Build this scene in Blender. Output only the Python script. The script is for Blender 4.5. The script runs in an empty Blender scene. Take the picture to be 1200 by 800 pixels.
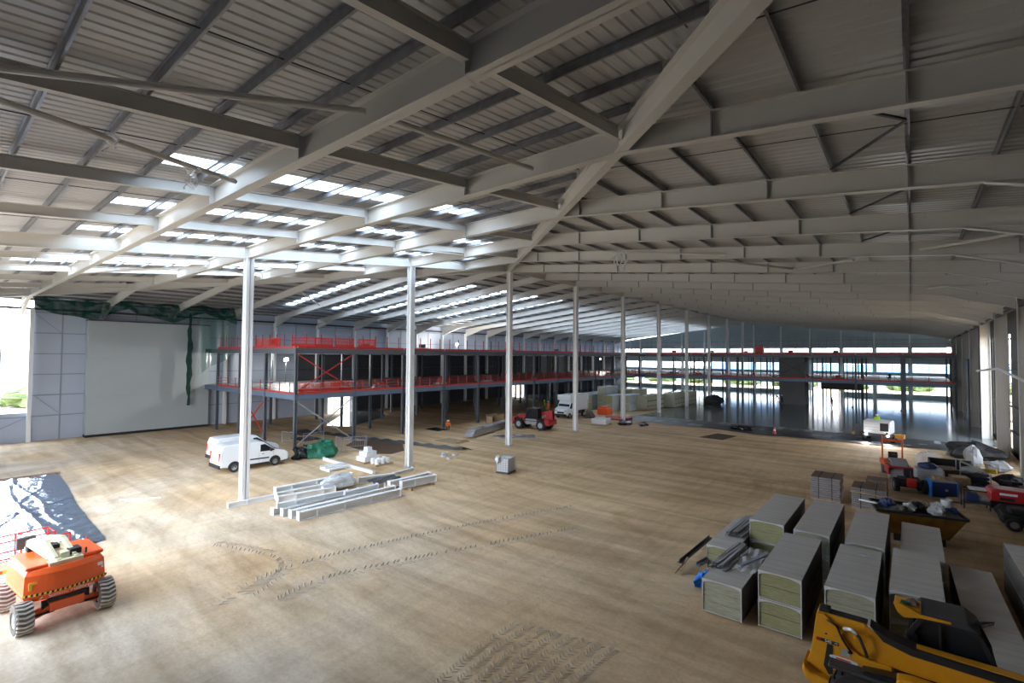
import bpy, bmesh, math, random
from mathutils import Vector, Matrix
random.seed(7)
SC = bpy.context.scene
COL = SC.collection
R = math.radians
PI = math.pi
Z3 = (0, 0, 0)
SKY = 4.0      # sky brightness
EXPO = 1.4     # camera exposure

# ------------------------------------------------------------------ materials
def mat(name, col, rough=.6, metal=0., var=0., scale=3., bump=0., bscale=20., spec=.5, coords='Object', stretch=(1, 1, 1), col2=None):
    m = bpy.data.materials.new(name); m.use_nodes = True
    nt = m.node_tree; b = nt.nodes['Principled BSDF']
    b.inputs['Base Color'].default_value = (*col, 1)
    b.inputs['Roughness'].default_value = rough
    b.inputs['Metallic'].default_value = metal
    b.inputs['Specular IOR Level'].default_value = spec
    if var or bump:
        tc = nt.nodes.new('ShaderNodeTexCoord'); mp = nt.nodes.new('ShaderNodeMapping')
        mp.inputs['Scale'].default_value = stretch
        nt.links.new(tc.outputs[coords], mp.inputs['Vector'])
    if var:
        n = nt.nodes.new('ShaderNodeTexNoise'); n.inputs['Scale'].default_value = scale; n.inputs['Detail'].default_value = 5
        r = nt.nodes.new('ShaderNodeValToRGB')
        c2 = col2 or tuple(max(0, c * (1 - var)) for c in col)
        r.color_ramp.elements[0].position = .35; r.color_ramp.elements[1].position = .65
        r.color_ramp.elements[0].color = (*c2, 1); r.color_ramp.elements[1].color = (*col, 1)
        nt.links.new(mp.outputs[0], n.inputs['Vector']); nt.links.new(n.outputs['Fac'], r.inputs[0]); nt.links.new(r.outputs[0], b.inputs['Base Color'])
    if bump:
        n2 = nt.nodes.new('ShaderNodeTexNoise'); n2.inputs['Scale'].default_value = bscale; n2.inputs['Detail'].default_value = 4
        bp = nt.nodes.new('ShaderNodeBump'); bp.inputs['Strength'].default_value = bump; bp.inputs['Distance'].default_value = .05
        nt.links.new(mp.outputs[0], n2.inputs['Vector']); nt.links.new(n2.outputs['Fac'], bp.inputs['Height']); nt.links.new(bp.outputs[0], b.inputs['Normal'])
    return m

M = {}
M['steel'] = mat('cream_painted_steel', (.61, .59, .555), .45)
M['steelwhite'] = mat('white_painted_steel', (.84, .85, .86), .4)
M['galv'] = mat('galvanised_steel', (.42, .43, .46), .4, .35, var=.2, scale=6)
M['galvdark'] = mat('dull_galvanised', (.16, .165, .18), .45, .4)
M['sheet'] = mat('roof_liner_sheet', (.52, .515, .52), .4, .1, var=.06, scale=.7)
M['wallsheet'] = mat('pale_wall_liner', (.50, .56, .67), .5, var=.05, scale=.4)
M['seam'] = mat('wall_seam_grey', (.30, .34, .42), .5)
M['boxwhite'] = mat('white_composite_panel', (.44, .49, .51), .45, var=.04, scale=.3)
M['farsheet'] = mat('far_wall_liner', (.46, .57, .62), .5, var=.1, scale=.3)
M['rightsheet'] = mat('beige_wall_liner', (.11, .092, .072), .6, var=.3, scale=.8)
M['mezzgrey'] = mat('grey_blue_mezzanine_steel', (.11, .125, .15), .45, .2)
M['mezzblue'] = mat('blue_grey_mezzanine_edge', (.13, .19, .29), .5, .1)
M['deck'] = mat('galvanised_deck', (.32, .32, .33), .5, .3, var=.3, scale=.6)
M['red'] = mat('red_guard_paint', (.50, .035, .03), .5)
M['redbright'] = mat('red_plastic', (.72, .04, .03), .45)
M['redmachine'] = mat('red_machine_paint', (.45, .02, .025), .35)
M['orange'] = mat('orange_machine_paint', (.90, .13, .025), .32)
M['yellow'] = mat('amber_machine_paint', (.80, .36, .015), .38, var=.12, scale=3)
M['cream'] = mat('cream_boom_paint', (.75, .72, .50), .45)
M['black'] = mat('black_rubber', (.018, .018, .02), .7)
M['blackgloss'] = mat('black_gloss', (.015, .016, .02), .2)
M['dark'] = mat('dark_grey_metal', (.06, .062, .07), .5, .2)
M['darkblue'] = mat('navy_paint', (.02, .04, .14), .5)
M['tyregrey'] = mat('dusty_tread_rubber', (.64, .61, .55), .9, var=.2, scale=9)
M['tyre'] = mat('tyre_rubber', (.03, .03, .032), .85)
M['rim'] = mat('grey_wheel_rim', (.45, .47, .50), .5, .3)
M['vanwhite'] = mat('white_vehicle_paint', (.80, .84, .88), .25)
M['glassdark'] = mat('dark_vehicle_glass', (.02, .025, .03), .08)
M['lampred'] = mat('red_tail_lamp', (.7, .03, .03), .2)
M['lampclear'] = mat('clear_lamp_cover', (.75, .78, .8), .12, .3)
M['hazy'] = mat('hazard_yellow', (.85, .62, .05), .5)
M['blue'] = mat('blue_sheeting', (.02, .22, .75), .5)
M['green'] = mat('green_tarpaulin', (.008, .15, .085), .6, var=.4, scale=4)
M['greendark'] = mat('dark_green_netting', (.006, .055, .04), .8, var=.4, scale=4)
M['shadeliner'] = mat('dark_shade_layer', (.045, .045, .055), .7)  # near-black colour standing in for shade behind the mezzanine
M['skipyellow'] = mat('worn_dull_yellow', (.30, .15, .02), .6, var=.4, scale=3)
M['bagwhite'] = mat('dusty_white_bag', (.42, .44, .47), .6)
M['purlin'] = mat('zinc_purlin', (.24, .25, .275), .4, .35, var=.25, scale=5)
M['timber'] = mat('pale_timber', (.48, .34, .20), .8, var=.3, scale=6)
M['brownboard'] = mat('brown_board_edges', (.24, .16, .12), .8, var=.3, scale=5)
M['insul'] = mat('yellow_green_insulation', (.37, .37, .20), .9, var=.25, scale=5, stretch=(1, 1, 8))
M['insulpale'] = mat('pale_insulation_edges', (.44, .44, .34), .8, var=.3, scale=4, stretch=(1, 1, 8))
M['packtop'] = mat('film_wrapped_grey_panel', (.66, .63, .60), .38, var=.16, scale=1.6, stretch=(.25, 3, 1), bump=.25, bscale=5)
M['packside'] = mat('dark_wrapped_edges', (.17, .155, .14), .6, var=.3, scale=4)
M['film'] = mat('white_plastic_film', (.66, .68, .70), .25, bump=.8, bscale=9)
M['straps'] = mat('strap_grey', (.30, .31, .33), .5)
M['concblock'] = mat('grey_blockwork', (.19, .20, .20), .8, var=.15, scale=.5)
M['membrane'] = mat('black_membrane', (.028, .03, .036), .35, var=.5, scale=.6, bump=.4, bscale=3, col2=(.10, .095, .09))
M['brownmat'] = mat('brown_hardboard', (.11, .06, .03), .8, var=.3, scale=2)
M['skin'] = mat('skin', (.45, .25, .17), .6)
M['hiviz'] = mat('lime_high_visibility_cloth', (.50, .85, .05), .7)
M['hiorange'] = mat('orange_high_visibility_cloth', (.95, .20, .03), .7)
M['cloth'] = mat('dark_work_cloth', (.03, .035, .05), .9)
M['helmet'] = mat('white_helmet', (.8, .8, .8), .3)
M['grass'] = mat('pale_gravel_yard', (.50, .46, .40), .95, var=.3, scale=.3)
M['leaf'] = mat('hedge_leaves', (.17, .24, .09), .95, var=.4, scale=1.5)
M['bluebuild'] = mat('blue_cladding', (.22, .42, .75), .5)
M['whitebuild'] = mat('white_cladding', (.7, .74, .78), .5)
M['silverboard'] = mat('silver_wrap_layers', (.55, .55, .60), .25, .5, var=.4, scale=6, stretch=(.4, .4, 9))

def sand():
    m = bpy.data.materials.new('compacted_sand'); m.use_nodes = True
    nt = m.node_tree; N = nt.nodes; L = nt.links; b = N['Principled BSDF']
    b.inputs['Roughness'].default_value = .85; b.inputs['Specular IOR Level'].default_value = .3
    tc = N.new('ShaderNodeTexCoord')
    def noise(scale, det, st=(1, 1, 1), rot=0, dist=0):
        mp = N.new('ShaderNodeMapping'); mp.inputs['Scale'].default_value = st; mp.inputs['Rotation'].default_value = (0, 0, rot)
        n = N.new('ShaderNodeTexNoise'); n.inputs['Scale'].default_value = scale; n.inputs['Detail'].default_value = det
        n.inputs['Distortion'].default_value = dist
        L.new(tc.outputs['Object'], mp.inputs[0]); L.new(mp.outputs[0], n.inputs['Vector']); return n.outputs['Fac']
    def ramp(f, p0, c0, p1, c1):
        r = N.new('ShaderNodeValToRGB'); r.color_ramp.elements[0].position = p0; r.color_ramp.elements[1].position = p1
        r.color_ramp.elements[0].color = c0; r.color_ramp.elements[1].color = c1; L.new(f, r.inputs[0]); return r.outputs[0]
    def mix(a, c, f, mode='MIX'):
        x = N.new('ShaderNodeMix'); x.data_type = 'RGBA'; x.blend_type = mode
        if isinstance(f, float): x.inputs[0].default_value = f
        else: L.new(f, x.inputs[0])
        L.new(a, x.inputs[6]); L.new(c, x.inputs[7]); return x.outputs[2]
    base = ramp(noise(.13, 5, dist=.6), .38, (.70, .49, .28, 1), .62, (.85, .63, .385, 1))
    # greyer patches at the near end, brighter beyond: daylight put into the sand colour
    sx = N.new('ShaderNodeSeparateXYZ'); L.new(tc.outputs['Object'], sx.inputs[0])
    mr = N.new('ShaderNodeMapRange'); mr.inputs['From Min'].default_value = 26; mr.inputs['From Max'].default_value = 6
    L.new(sx.outputs['Y'], mr.inputs['Value'])
    pale = ramp(noise(.22, 6, (1, 1.6, 1), .3, 1.2), .36, (.52, .43, .32, 1), .6, (.68, .59, .475, 1))
    nz = noise(.12, 3)
    mm = N.new('ShaderNodeMath'); mm.operation = 'MULTIPLY'; L.new(mr.outputs[0], mm.inputs[0]); L.new(ramp(nz, .38, (.25, .25, .25, 1), .58, (1, 1, 1, 1)), mm.inputs[1])
    base = mix(base, pale, mm.outputs[0])
    streak = ramp(noise(.9, 6, (.12, 1.0, 1), -.85, .5), .38, (.70, .665, .63, 1), .58, (1, 1, 1, 1))
    base = mix(base, streak, .8, 'MULTIPLY')
    streak2 = ramp(noise(2.2, 5, (1, .1, 1), -.35, .8), .34, (.80, .77, .73, 1), .60, (1, 1, 1, 1))
    base = mix(base, streak2, .5, 'MULTIPLY')
    arcs = N.new('ShaderNodeTexWave'); arcs.wave_type = 'RINGS'; arcs.rings_direction = 'Z'
    arcs.inputs['Scale'].default_value = .35; arcs.inputs['Distortion'].default_value = 3; arcs.inputs['Detail'].default_value = 4
    mp = N.new('ShaderNodeMapping'); mp.inputs['Location'].default_value = (16, -34, 0); L.new(tc.outputs['Object'], mp.inputs[0]); L.new(mp.outputs[0], arcs.inputs['Vector'])
    base = mix(base, ramp(arcs.outputs['Fac'], .0, (.8, .77, .72, 1), .25, (1, 1, 1, 1)), .3, 'MULTIPLY')
    damp = ramp(noise(.16, 4, (1, 1, 1), 0, 1.), .58, (1, 1, 1, 1), .72, (.70, .61, .50, 1))
    base = mix(base, damp, .7, 'MULTIPLY')
    fine = ramp(noise(9, 6), .3, (.82, .80, .78, 1), .6, (1, 1, 1, 1))
    base = mix(base, fine, .6, 'MULTIPLY')
    L.new(base, b.inputs['Base Color'])
    bp = N.new('ShaderNodeBump'); bp.inputs['Strength'].default_value = .6; bp.inputs['Distance'].default_value = .035
    ad = N.new('ShaderNodeMath'); ad.operation = 'ADD'; L.new(noise(5, 6, (.7, 1, 1), -.8), ad.inputs[0]); L.new(noise(1.2, 5), ad.inputs[1])
    L.new(ad.outputs[0], bp.inputs['Height']); L.new(bp.outputs[0], b.inputs['Normal'])
    return m
M['sand'] = sand()
M['track'] = mat('churned_sand', (.46, .385, .30), .9, var=.2, scale=6)

def polished():
    m = mat('polished_concrete', (.17, .19, .19), .16, var=.25, scale=.25, bump=.03, bscale=2, spec=.9)
    return m
M['slab'] = polished()

def translucent(name, col, fac):
    m = bpy.data.materials.new(name); m.use_nodes = True; nt = m.node_tree; N = nt.nodes
    N.remove(N['Principled BSDF']); o = N['Material Output']
    t = N.new('ShaderNodeBsdfTranslucent'); t.inputs[0].default_value = (*col, 1)
    g = N.new('ShaderNodeBsdfTransparent'); g.inputs[0].default_value = (*col, 1)
    x = N.new('ShaderNodeMixShader'); x.inputs[0].default_value = fac
    nt.links.new(t.outputs[0], x.inputs[1]); nt.links.new(g.outputs[0], x.inputs[2]); nt.links.new(x.outputs[0], o.inputs[0])
    return m
M['rooflight'] = translucent('translucent_rooflight', (.93, .97, 1.0), .55)

def glass(name, col, gl=.07):
    m = bpy.data.materials.new(name); m.use_nodes = True; nt = m.node_tree; N = nt.nodes
    N.remove(N['Principled BSDF']); o = N['Material Output']
    g = N.new('ShaderNodeBsdfTransparent'); g.inputs[0].default_value = (*col, 1)
    s = N.new('ShaderNodeBsdfGlossy'); s.inputs['Roughness'].default_value = .05
    x = N.new('ShaderNodeMixShader'); x.inputs[0].default_value = gl
    nt.links.new(g.outputs[0], x.inputs[1]); nt.links.new(s.outputs[0], x.inputs[2]); nt.links.new(x.outputs[0], o.inputs[0])
    return m
M['glass'] = glass('window_glass', (.92, .96, .97))
def hazy(name, col, op):
    m = bpy.data.materials.new(name); m.use_nodes = True; nt = m.node_tree; N = nt.nodes; b = N['Principled BSDF']; o = N['Material Output']
    b.inputs['Base Color'].default_value = (*col, 1); b.inputs['Roughness'].default_value = .2
    g = N.new('ShaderNodeBsdfTransparent'); x = N.new('ShaderNodeMixShader'); x.inputs[0].default_value = op
    nt.links.new(g.outputs[0], x.inputs[1]); nt.links.new(b.outputs[0], x.inputs[2]); nt.links.new(x.outputs[0], o.inputs[0]); return m
M['film_clear'] = hazy('clear_plastic_film', (.8, .82, .85), .45)
M['veil'] = hazy('thin_green_net', (.03, .16, .12), .45)

def net_mat():
    m = bpy.data.materials.new('green_debris_net'); m.use_nodes = True; nt = m.node_tree; N = nt.nodes
    N.remove(N['Principled BSDF']); o = N['Material Output']
    d = N.new('ShaderNodeBsdfDiffuse'); d.inputs[0].default_value = (.006, .07, .05, 1)
    g = N.new('ShaderNodeBsdfTransparent')
    tc = N.new('ShaderNodeTexCoord'); n = N.new('ShaderNodeTexNoise'); n.inputs['Scale'].default_value = 1.3; n.inputs['Detail'].default_value = 5
    r = N.new('ShaderNodeMapRange'); r.inputs['From Min'].default_value = .35; r.inputs['From Max'].default_value = .65
    r.inputs['To Min'].default_value = .02; r.inputs['To Max'].default_value = .35
    x = N.new('ShaderNodeMixShader')
    nt.links.new(tc.outputs['Object'], n.inputs['Vector']); nt.links.new(n.outputs['Fac'], r.inputs['Value']); nt.links.new(r.outputs[0], x.inputs[0])
    nt.links.new(d.outputs[0], x.inputs[1]); nt.links.new(g.outputs[0], x.inputs[2]); nt.links.new(x.outputs[0], o.inputs[0])
    return m
M['net'] = net_mat()

def foil():
    m = mat('silver_foil_sheet', (.60, .74, .97), .14, .95, bump=.9, bscale=2.6)
    return m
M['foil'] = foil()

def emis(name, col, s):
    m = bpy.data.materials.new(name); m.use_nodes = True; b = m.node_tree.nodes['Principled BSDF']
    b.inputs['Emission Color'].default_value = (*col, 1); b.inputs['Emission Strength'].default_value = s; return m
M['lamp'] = emis('lit_lamp_lens', (1, .98, .92), 60)

# ------------------------------------------------------------------ mesh builder
class MB:
    def __init__(s): s.v = []; s.f = []; s.m = []
    def add(s, vs, fs, m=0):
        o = len(s.v); s.v += [tuple(v) for v in vs]; s.f += [tuple(i + o for i in f) for f in fs]; s.m += [m] * len(fs); return s
    def box(s, x0, x1, y0, y1, z0, z1, m=0):
        return s.add([(x0, y0, z0), (x1, y0, z0), (x1, y1, z0), (x0, y1, z0), (x0, y0, z1), (x1, y0, z1), (x1, y1, z1), (x0, y1, z1)],
                     [(0, 3, 2, 1), (4, 5, 6, 7), (0, 1, 5, 4), (1, 2, 6, 5), (2, 3, 7, 6), (3, 0, 4, 7)], m)
    def bar(s, p, q, w, h, m=0, up=(0, 0, 1), off=0.):
        p = Vector(p); q = Vector(q); d = (q - p).normalized(); u = Vector(up)
        if abs(d.dot(u)) > .99: u = Vector((0, 1, 0))
        x = d.cross(u).normalized() * (w / 2); n = x.cross(d).normalized(); c = n * off; n = n * (h / 2)
        vs = [a + c + i * x + j * n for a in (p, q) for (i, j) in ((-1, -1), (1, -1), (1, 1), (-1, 1))]
        return s.add(vs, [(0, 1, 2, 3), (7, 6, 5, 4), (0, 4, 5, 1), (1, 5, 6, 2), (2, 6, 7, 3), (3, 7, 4, 0)], m)
    def ibeam(s, p, q, h, w, tf=.03, tw=.02, m=0, up=(0, 0, 1)):
        # p, q: centre of the BOTTOM flange underside
        s.bar(p, q, w, tf, m, up, tf / 2); s.bar(p, q, w, tf, m, up, h - tf / 2); s.bar(p, q, tw, h, m, up, h / 2); return s
    def tube(s, pts, r, n=8, m=0, cap=True):
        pts = [Vector(p) for p in pts]; rs = r if isinstance(r, (list, tuple)) else [r] * len(pts); o = len(s.v); vs = []
        prev = None
        for i, p in enumerate(pts):
            d = (pts[min(i + 1, len(pts) - 1)] - pts[max(i - 1, 0)]).normalized()
            if prev is None:
                a = Vector((0, 0, 1)) if abs(d.z) < .9 else Vector((1, 0, 0)); x = d.cross(a).normalized()
            else: x = (prev - d * prev.dot(d)).normalized()
            prev = x; y = d.cross(x)
            vs += [p + (x * math.cos(2 * PI * k / n) + y * math.sin(2 * PI * k / n)) * rs[i] for k in range(n)]
        fs = [(i * n + k, i * n + (k + 1) % n, (i + 1) * n + (k + 1) % n, (i + 1) * n + k) for i in range(len(pts) - 1) for k in range(n)]
        if cap: fs += [tuple(range(n))[::-1], tuple(range((len(pts) - 1) * n, len(pts) * n))]
        return s.add(vs, fs, m)
    def prism(s, poly, y0, y1, m=0, ax='y'):
        # poly in (x,z) extruded along y, or in (x,y) extruded along z, or (y,z) along x
        n = len(poly)
        f = {'y': lambda a, b, c: (a, c, b), 'z': lambda a, b, c: (a, b, c), 'x': lambda a, b, c: (c, a, b)}[ax]
        vs = [f(a, b, y0) for a, b in poly] + [f(a, b, y1) for a, b in poly]
        return s.add(vs, [tuple(range(n)), tuple(range(2 * n - 1, n - 1, -1))] + [(k, n + k, n + (k + 1) % n, (k + 1) % n) for k in range(n)], m)
    def lathe(s, prof, c=Z3, axis='z', n=20, m=0, cap=True):
        vs = []
        for r, h in prof:
            for k in range(n):
                a = 2 * PI * k / n; x, y = r * math.cos(a), r * math.sin(a)
                v = {'z': (x, y, h), 'y': (x, h, y), 'x': (h, x, y)}[axis]
                vs.append((v[0] + c[0], v[1] + c[1], v[2] + c[2]))
        fs = [(i * n + k, i * n + (k + 1) % n, (i + 1) * n + (k + 1) % n, (i + 1) * n + k) for i in range(len(prof) - 1) for k in range(n)]
        if cap: fs += [tuple(range(n))[::-1], tuple(range((len(prof) - 1) * n, len(prof) * n))]
        return s.add(vs, fs, m)
    def grid(s, fn, nu, nv, m=0):
        vs = [fn(i / nu, j / nv) for i in range(nu + 1) for j in range(nv + 1)]
        return s.add(vs, [(i * (nv + 1) + j, (i + 1) * (nv + 1) + j, (i + 1) * (nv + 1) + j + 1, i * (nv + 1) + j + 1) for i in range(nu) for j in range(nv)], m)
    def blob(s, c, r, seed=0, n=12, m=0, rough=.25):
        rnd = random.Random(seed); ph = [rnd.uniform(0, 6.28) for _ in range(6)]
        vs = []; k = n // 2
        for i in range(k + 1):
            t = PI * i / k
            for j in range(n):
                a = 2 * PI * j / n
                w = 1 + rough * (math.sin(3 * a + ph[0] + 2 * t) * .5 + math.sin(5 * t + ph[1] + a) * .4 + math.sin(7 * a + ph[2]) * .25 * math.sin(t)) + rnd.uniform(-rough, rough) * .3 * math.sin(t)
                vs.append((c[0] + r[0] * w * math.sin(t) * math.cos(a), c[1] + r[1] * w * math.sin(t) * math.sin(a), max(c[2] + r[2] * w * math.cos(t), c[2] - r[2])))
        return s.add(vs, [(i * n + j, i * n + (j + 1) % n, (i + 1) * n + (j + 1) % n, (i + 1) * n + j) for i in range(k) for j in range(n)], m)
    def build(s, name, mats, parent=None, smooth=False, bevel=0, loc=Z3, rot=0, solid=0):
        me = bpy.data.meshes.new(name); me.from_pydata(s.v, [], s.f)
        mats = mats if isinstance(mats, (list, tuple)) else [mats]
        for x in mats: me.materials.append(M[x] if isinstance(x, str) else x)
        for p, i in zip(me.polygons, s.m): p.material_index = i
        bm = bmesh.new(); bm.from_mesh(me); bmesh.ops.recalc_face_normals(bm, faces=bm.faces); bm.to_mesh(me); bm.free()
        if smooth:
            for p in me.polygons: p.use_smooth = True
        o = bpy.data.objects.new(name, me); COL.objects.link(o); o.location = loc; o.rotation_euler = (0, 0, rot)
        if parent: o.parent = parent
        if bevel:
            b = o.modifiers.new('bevel', 'BEVEL'); b.width = bevel; b.segments = 2; b.limit_method = 'ANGLE'
            if smooth: b.harden_normals = False
        if solid:
            b = o.modifiers.new('solid', 'SOLIDIFY'); b.thickness = solid
        return o

def tag(o, label=None, cat=None, group=None, kind=None):
    if label: o['label'] = label
    if cat: o['category'] = cat
    if group: o['group'] = group
    if kind: o['kind'] = kind
    return o
def struct(o): o['kind'] = 'structure'; return o
def thing(name, label, cat, loc=Z3, rot=0, group=None):
    o = bpy.data.objects.new(name, None); COL.objects.link(o); o.location = loc; o.rotation_euler = (0, 0, rot); o.empty_display_size = .3
    return tag(o, label, cat, group)
def copy_tree(o, parent=None):
    c = o.copy(); COL.objects.link(c); c.parent = parent
    for ch in list(o.children): copy_tree(ch, c)
    return c
def text(body, size, mname, parent, loc, rot, name='lettering', extrude=.004):
    cu = bpy.data.curves.new('t', 'FONT'); cu.body = body; cu.size = size; cu.extrude = extrude; cu.align_x = 'CENTER'; cu.align_y = 'CENTER'
    t = bpy.data.objects.new('t', cu); COL.objects.link(t); bpy.context.view_layer.update()
    me = bpy.data.meshes.new_from_object(t.evaluated_get(bpy.context.evaluated_depsgraph_get()))
    bpy.data.objects.remove(t); me.materials.clear(); me.materials.append(M[mname])
    o = bpy.data.objects.new(name, me); COL.objects.link(o); o.parent = parent; o.location = loc; o.rotation_euler = rot
    return o
ONES = ['first', 'second', 'third', 'fourth', 'fifth', 'sixth', 'seventh', 'eighth', 'ninth', 'tenth', 'eleventh', 'twelfth', 'thirteenth', 'fourteenth', 'fifteenth', 'sixteenth', 'seventeenth', 'eighteenth', 'nineteenth']
def nth(n):
    if n < 20: return ONES[n - 1]
    t = {2: 'twent', 3: 'thirt', 4: 'fort', 5: 'fift', 6: 'sixt'}[n // 10]
    return t + 'ieth' if n % 10 == 0 else t + 'y-' + ONES[n % 10 - 1]

# ------------------------------------------------------------------ building dimensions (metres)
XE, XW, XR = 6.0, -66.0, -30.0      # east eave, west eave, ridge
Y0, Y1 = -1.5, 132.0                # near end, far end
SL, ZB = .105, 12.9                 # roof slope, underside of rafters at the eaves
YR = 36.0                           # where the ridge starts (head of the hipped end)
HB = .68
def zb(x, y): return ZB + SL * min(XE - x, x - XW, max(y, -2), 36)
def zs(x, y): return zb(x, y) + HB + .24

# ------------------------------------------------------------------ ground
f = MB().grid(lambda u, v: (-110 + u * 140, -30 + v * 200, 0), 4, 4).build('floor', 'sand'); struct(f)
b = MB().box(XR - 1, XE + .6, 67, Y1, .0, .06).box(XW, XR - 1, 79, Y1, 0, .06).build('floor_slab', 'slab'); b.name = 'floor_concrete'; struct(b)
rnd = random.Random(3)
def edge(u): return 60.2 + .5 * math.sin(u * 9) + .35 * math.sin(u * 23)
mb = MB().grid(lambda u, v: (XR - 1.5 + u * 37.6, edge(u) * (1 - v) + 67.1 * v, .03 + .035 * abs(math.sin(31 * u + 4 * v)) * (1 - v)), 80, 6)
tag(mb.build('membrane_sheet', 'membrane', smooth=True), 'black damp-proof membrane laid in a long strip along the edge of the concrete slab', 'membrane')
mb = MB()
for i in range(26):
    x = XR + 1 + i * 1.35 + rnd.uniform(-.4, .4); y = rnd.uniform(61.5, 65.5); mb.box(x, x + rnd.uniform(.3, .9), y, y + rnd.uniform(.6, 2.2), .055, .075)
tag(mb.build('dust_patches', 'straps'), 'pale dusty scrape marks scattered along the black membrane strip', 'dust', kind='stuff')

# tyre prints pressed into the sand
def track(pts, w, lab, seed, step=.2):
    rnd = random.Random(seed); mb = MB()
    for pp in (pts if isinstance(pts[0][0], tuple) else [pts]): track_path(mb, rnd, [Vector((*p, 0)) for p in pp], w, step)
    return tag(mb.build('tyre_print', 'track'), lab, 'tyre print', kind='stuff')
def track_path(mb, rnd, P, w, step):
    # Catmull-Rom
    path = []
    for i in range(len(P) - 1):
        a = P[max(i - 1, 0)]; b_ = P[i]; c = P[i + 1]; d = P[min(i + 2, len(P) - 1)]
        n = max(2, int((c - b_).length / step))
        for k in range(n):
            t = k / n
            path.append(.5 * ((2 * b_) + (-a + c) * t + (2 * a - 5 * b_ + 4 * c - d) * t * t + (-a + 3 * b_ - 3 * c + d) * t ** 3))
    for i in range(len(path) - 1):
        d = (path[i + 1] - path[i]).normalized(); nrm = Vector((-d.y, d.x, 0))
        for sgn in (-1, 1):
            if rnd.random() < .14: continue
            g = step / .2
            a = path[i] + nrm * sgn * w * .08 - d * .02; c = path[i] + nrm * sgn * w * rnd.uniform(.4, .5) + d * (.15 * step / .2 + rnd.uniform(-.03, .03))
            z = .018
            mb.add([a + Vector((0, 0, .002)), a + d * .05 * g + Vector((0, 0, .03 * g)), c + d * .04 * g + Vector((0, 0, rnd.uniform(.012, .032) * g)), c + Vector((0, 0, .002)), a + d * .10 * g + Vector((0, 0, .002)), c + d * .08 * g + Vector((0, 0, .002))], [(0, 1, 2, 3), (1, 4, 5, 2)])
track([(-18.4, 6.6), (-19.2, 8.2), (-19.4, 10.2), (-18.8, 13), (-17.5, 17.5), (-15, 24)], .7, 'chevron tyre prints curving across the pale sand right of the orange lift', 1)
track([(-24.5, 8.8), (-22.5, 9.6), (-20.6, 10), (-19.2, 9.2), (-18.3, 7.6)], .6, 'short hooked tyre prints joining the long chevron track', 2)
track([(-17.2, 8.2), (-17.4, 10.2), (-16.6, 12.6), (-15.2, 16), (-13, 21)], .7, 'second chevron tyre prints running parallel to the first towards the tank cage', 3)
track([[(-9.6 + k * .42, 8.2 + k * .1), (-9.9 + k * .42, 10.6 + k * .12), (-9.9 + k * .44, 12.6 + .1 * k)] for k in range(8)], .34, 'churned patch of ribbed machine track prints at the bottom middle of the ground', 10, .12)

# ------------------------------------------------------------------ ceiling sheets
def prof(a0, a1, pitch, d=.024):
    out = []; a = a0
    while a < a1 - 1e-6:
        out += [(a, 0), (a + pitch * .55, 0), (a + pitch * .68, d), (a + pitch * .87, d)]; a += pitch
    out.append((a1, 0)); return out
HIPL = [(-16.75, 4.4, 17.3), (-22.9, 4.4, 26), (-29.1, 4.4, 29.5), (-35.3, 4.4, 26), (-41.5, 3.4, 20)]   # hip rooflights: x centre, y from, y to
MAINY = [28.5 + 6 * k for k in range(17)]
def in_hip(x):
    for c, a, b_ in HIPL:
        if c - .55 < x < c + .55: return (a, min(b_, min(XE - x, x - XW) - .6))
    return None
mb = MB()
P = prof(XW, XE, .30)
cuts = sorted({c - .55 for c, _, _ in HIPL} | {c + .55 for c, _, _ in HIPL})
P = sorted(set(P + [(c, 0) for c in cuts]))
for (x0, d0), (x1, d1) in zip(P, P[1:]):
    y_0 = min(XE - x0, x0 - XW); y_1 = min(XE - x1, x1 - XW)
    hl = in_hip((x0 + x1) / 2)
    spans = [(Y0, None)] if not hl else [(Y0, hl[0]), (hl[1], None)]
    for a, b_ in spans:
        e0 = y_0 if b_ is None else b_; e1 = y_1 if b_ is None else b_
        if e0 < a and e1 < a: continue
        z = lambda y: ZB + SL * y + HB + .24
        mb.add([(x0, min(a, max(e0, a)), z(a) + d0), (x1, a, z(a) + d1), (x1, max(e1, a), z(max(e1, a)) + d1), (x0, max(e0, a), z(max(e0, a)) + d0)], [(0, 1, 2, 3)])
c1 = mb.build('ceiling_hip', 'sheet'); struct(c1)
for side, nm in ((1, 'ceiling_east'), (-1, 'ceiling_west')):
    mb = MB(); Q = prof(0, Y1, .333)
    if side < 0:
        Q = sorted(set(Q + [(y - .5, 0) for y in MAINY] + [(y + .5, 0) for y in MAINY]))
    for (y0, d0), (y1, d1) in zip(Q, Q[1:]):
        ym = (y0 + y1) / 2; lit = side < 0 and any(abs(ym - y) < .5 for y in MAINY)
        r0 = min(y0, 36); r1 = min(y1, 36)          # distance of the high end from the eave
        def pt(dist, y, d): x = XE - dist if side > 0 else XW + dist; return (x, y, ZB + SL * dist + HB + .24 + d)
        lim = 6.9
        segs = [(0, None)] if not lit else [(0, lim), (27, None)]
        for a, b_ in segs:
            e0 = r0 if b_ is None else min(b_, r0); e1 = r1 if b_ is None else min(b_, r1)
            if e0 <= a and e1 <= a: continue
            mb.add([pt(a, y0, d0), pt(max(e0, a), y0, d0), pt(max(e1, a), y1, d1), pt(a, y1, d1)], [(0, 1, 2, 3)])
    struct(mb.build(nm, 'sheet'))
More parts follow.
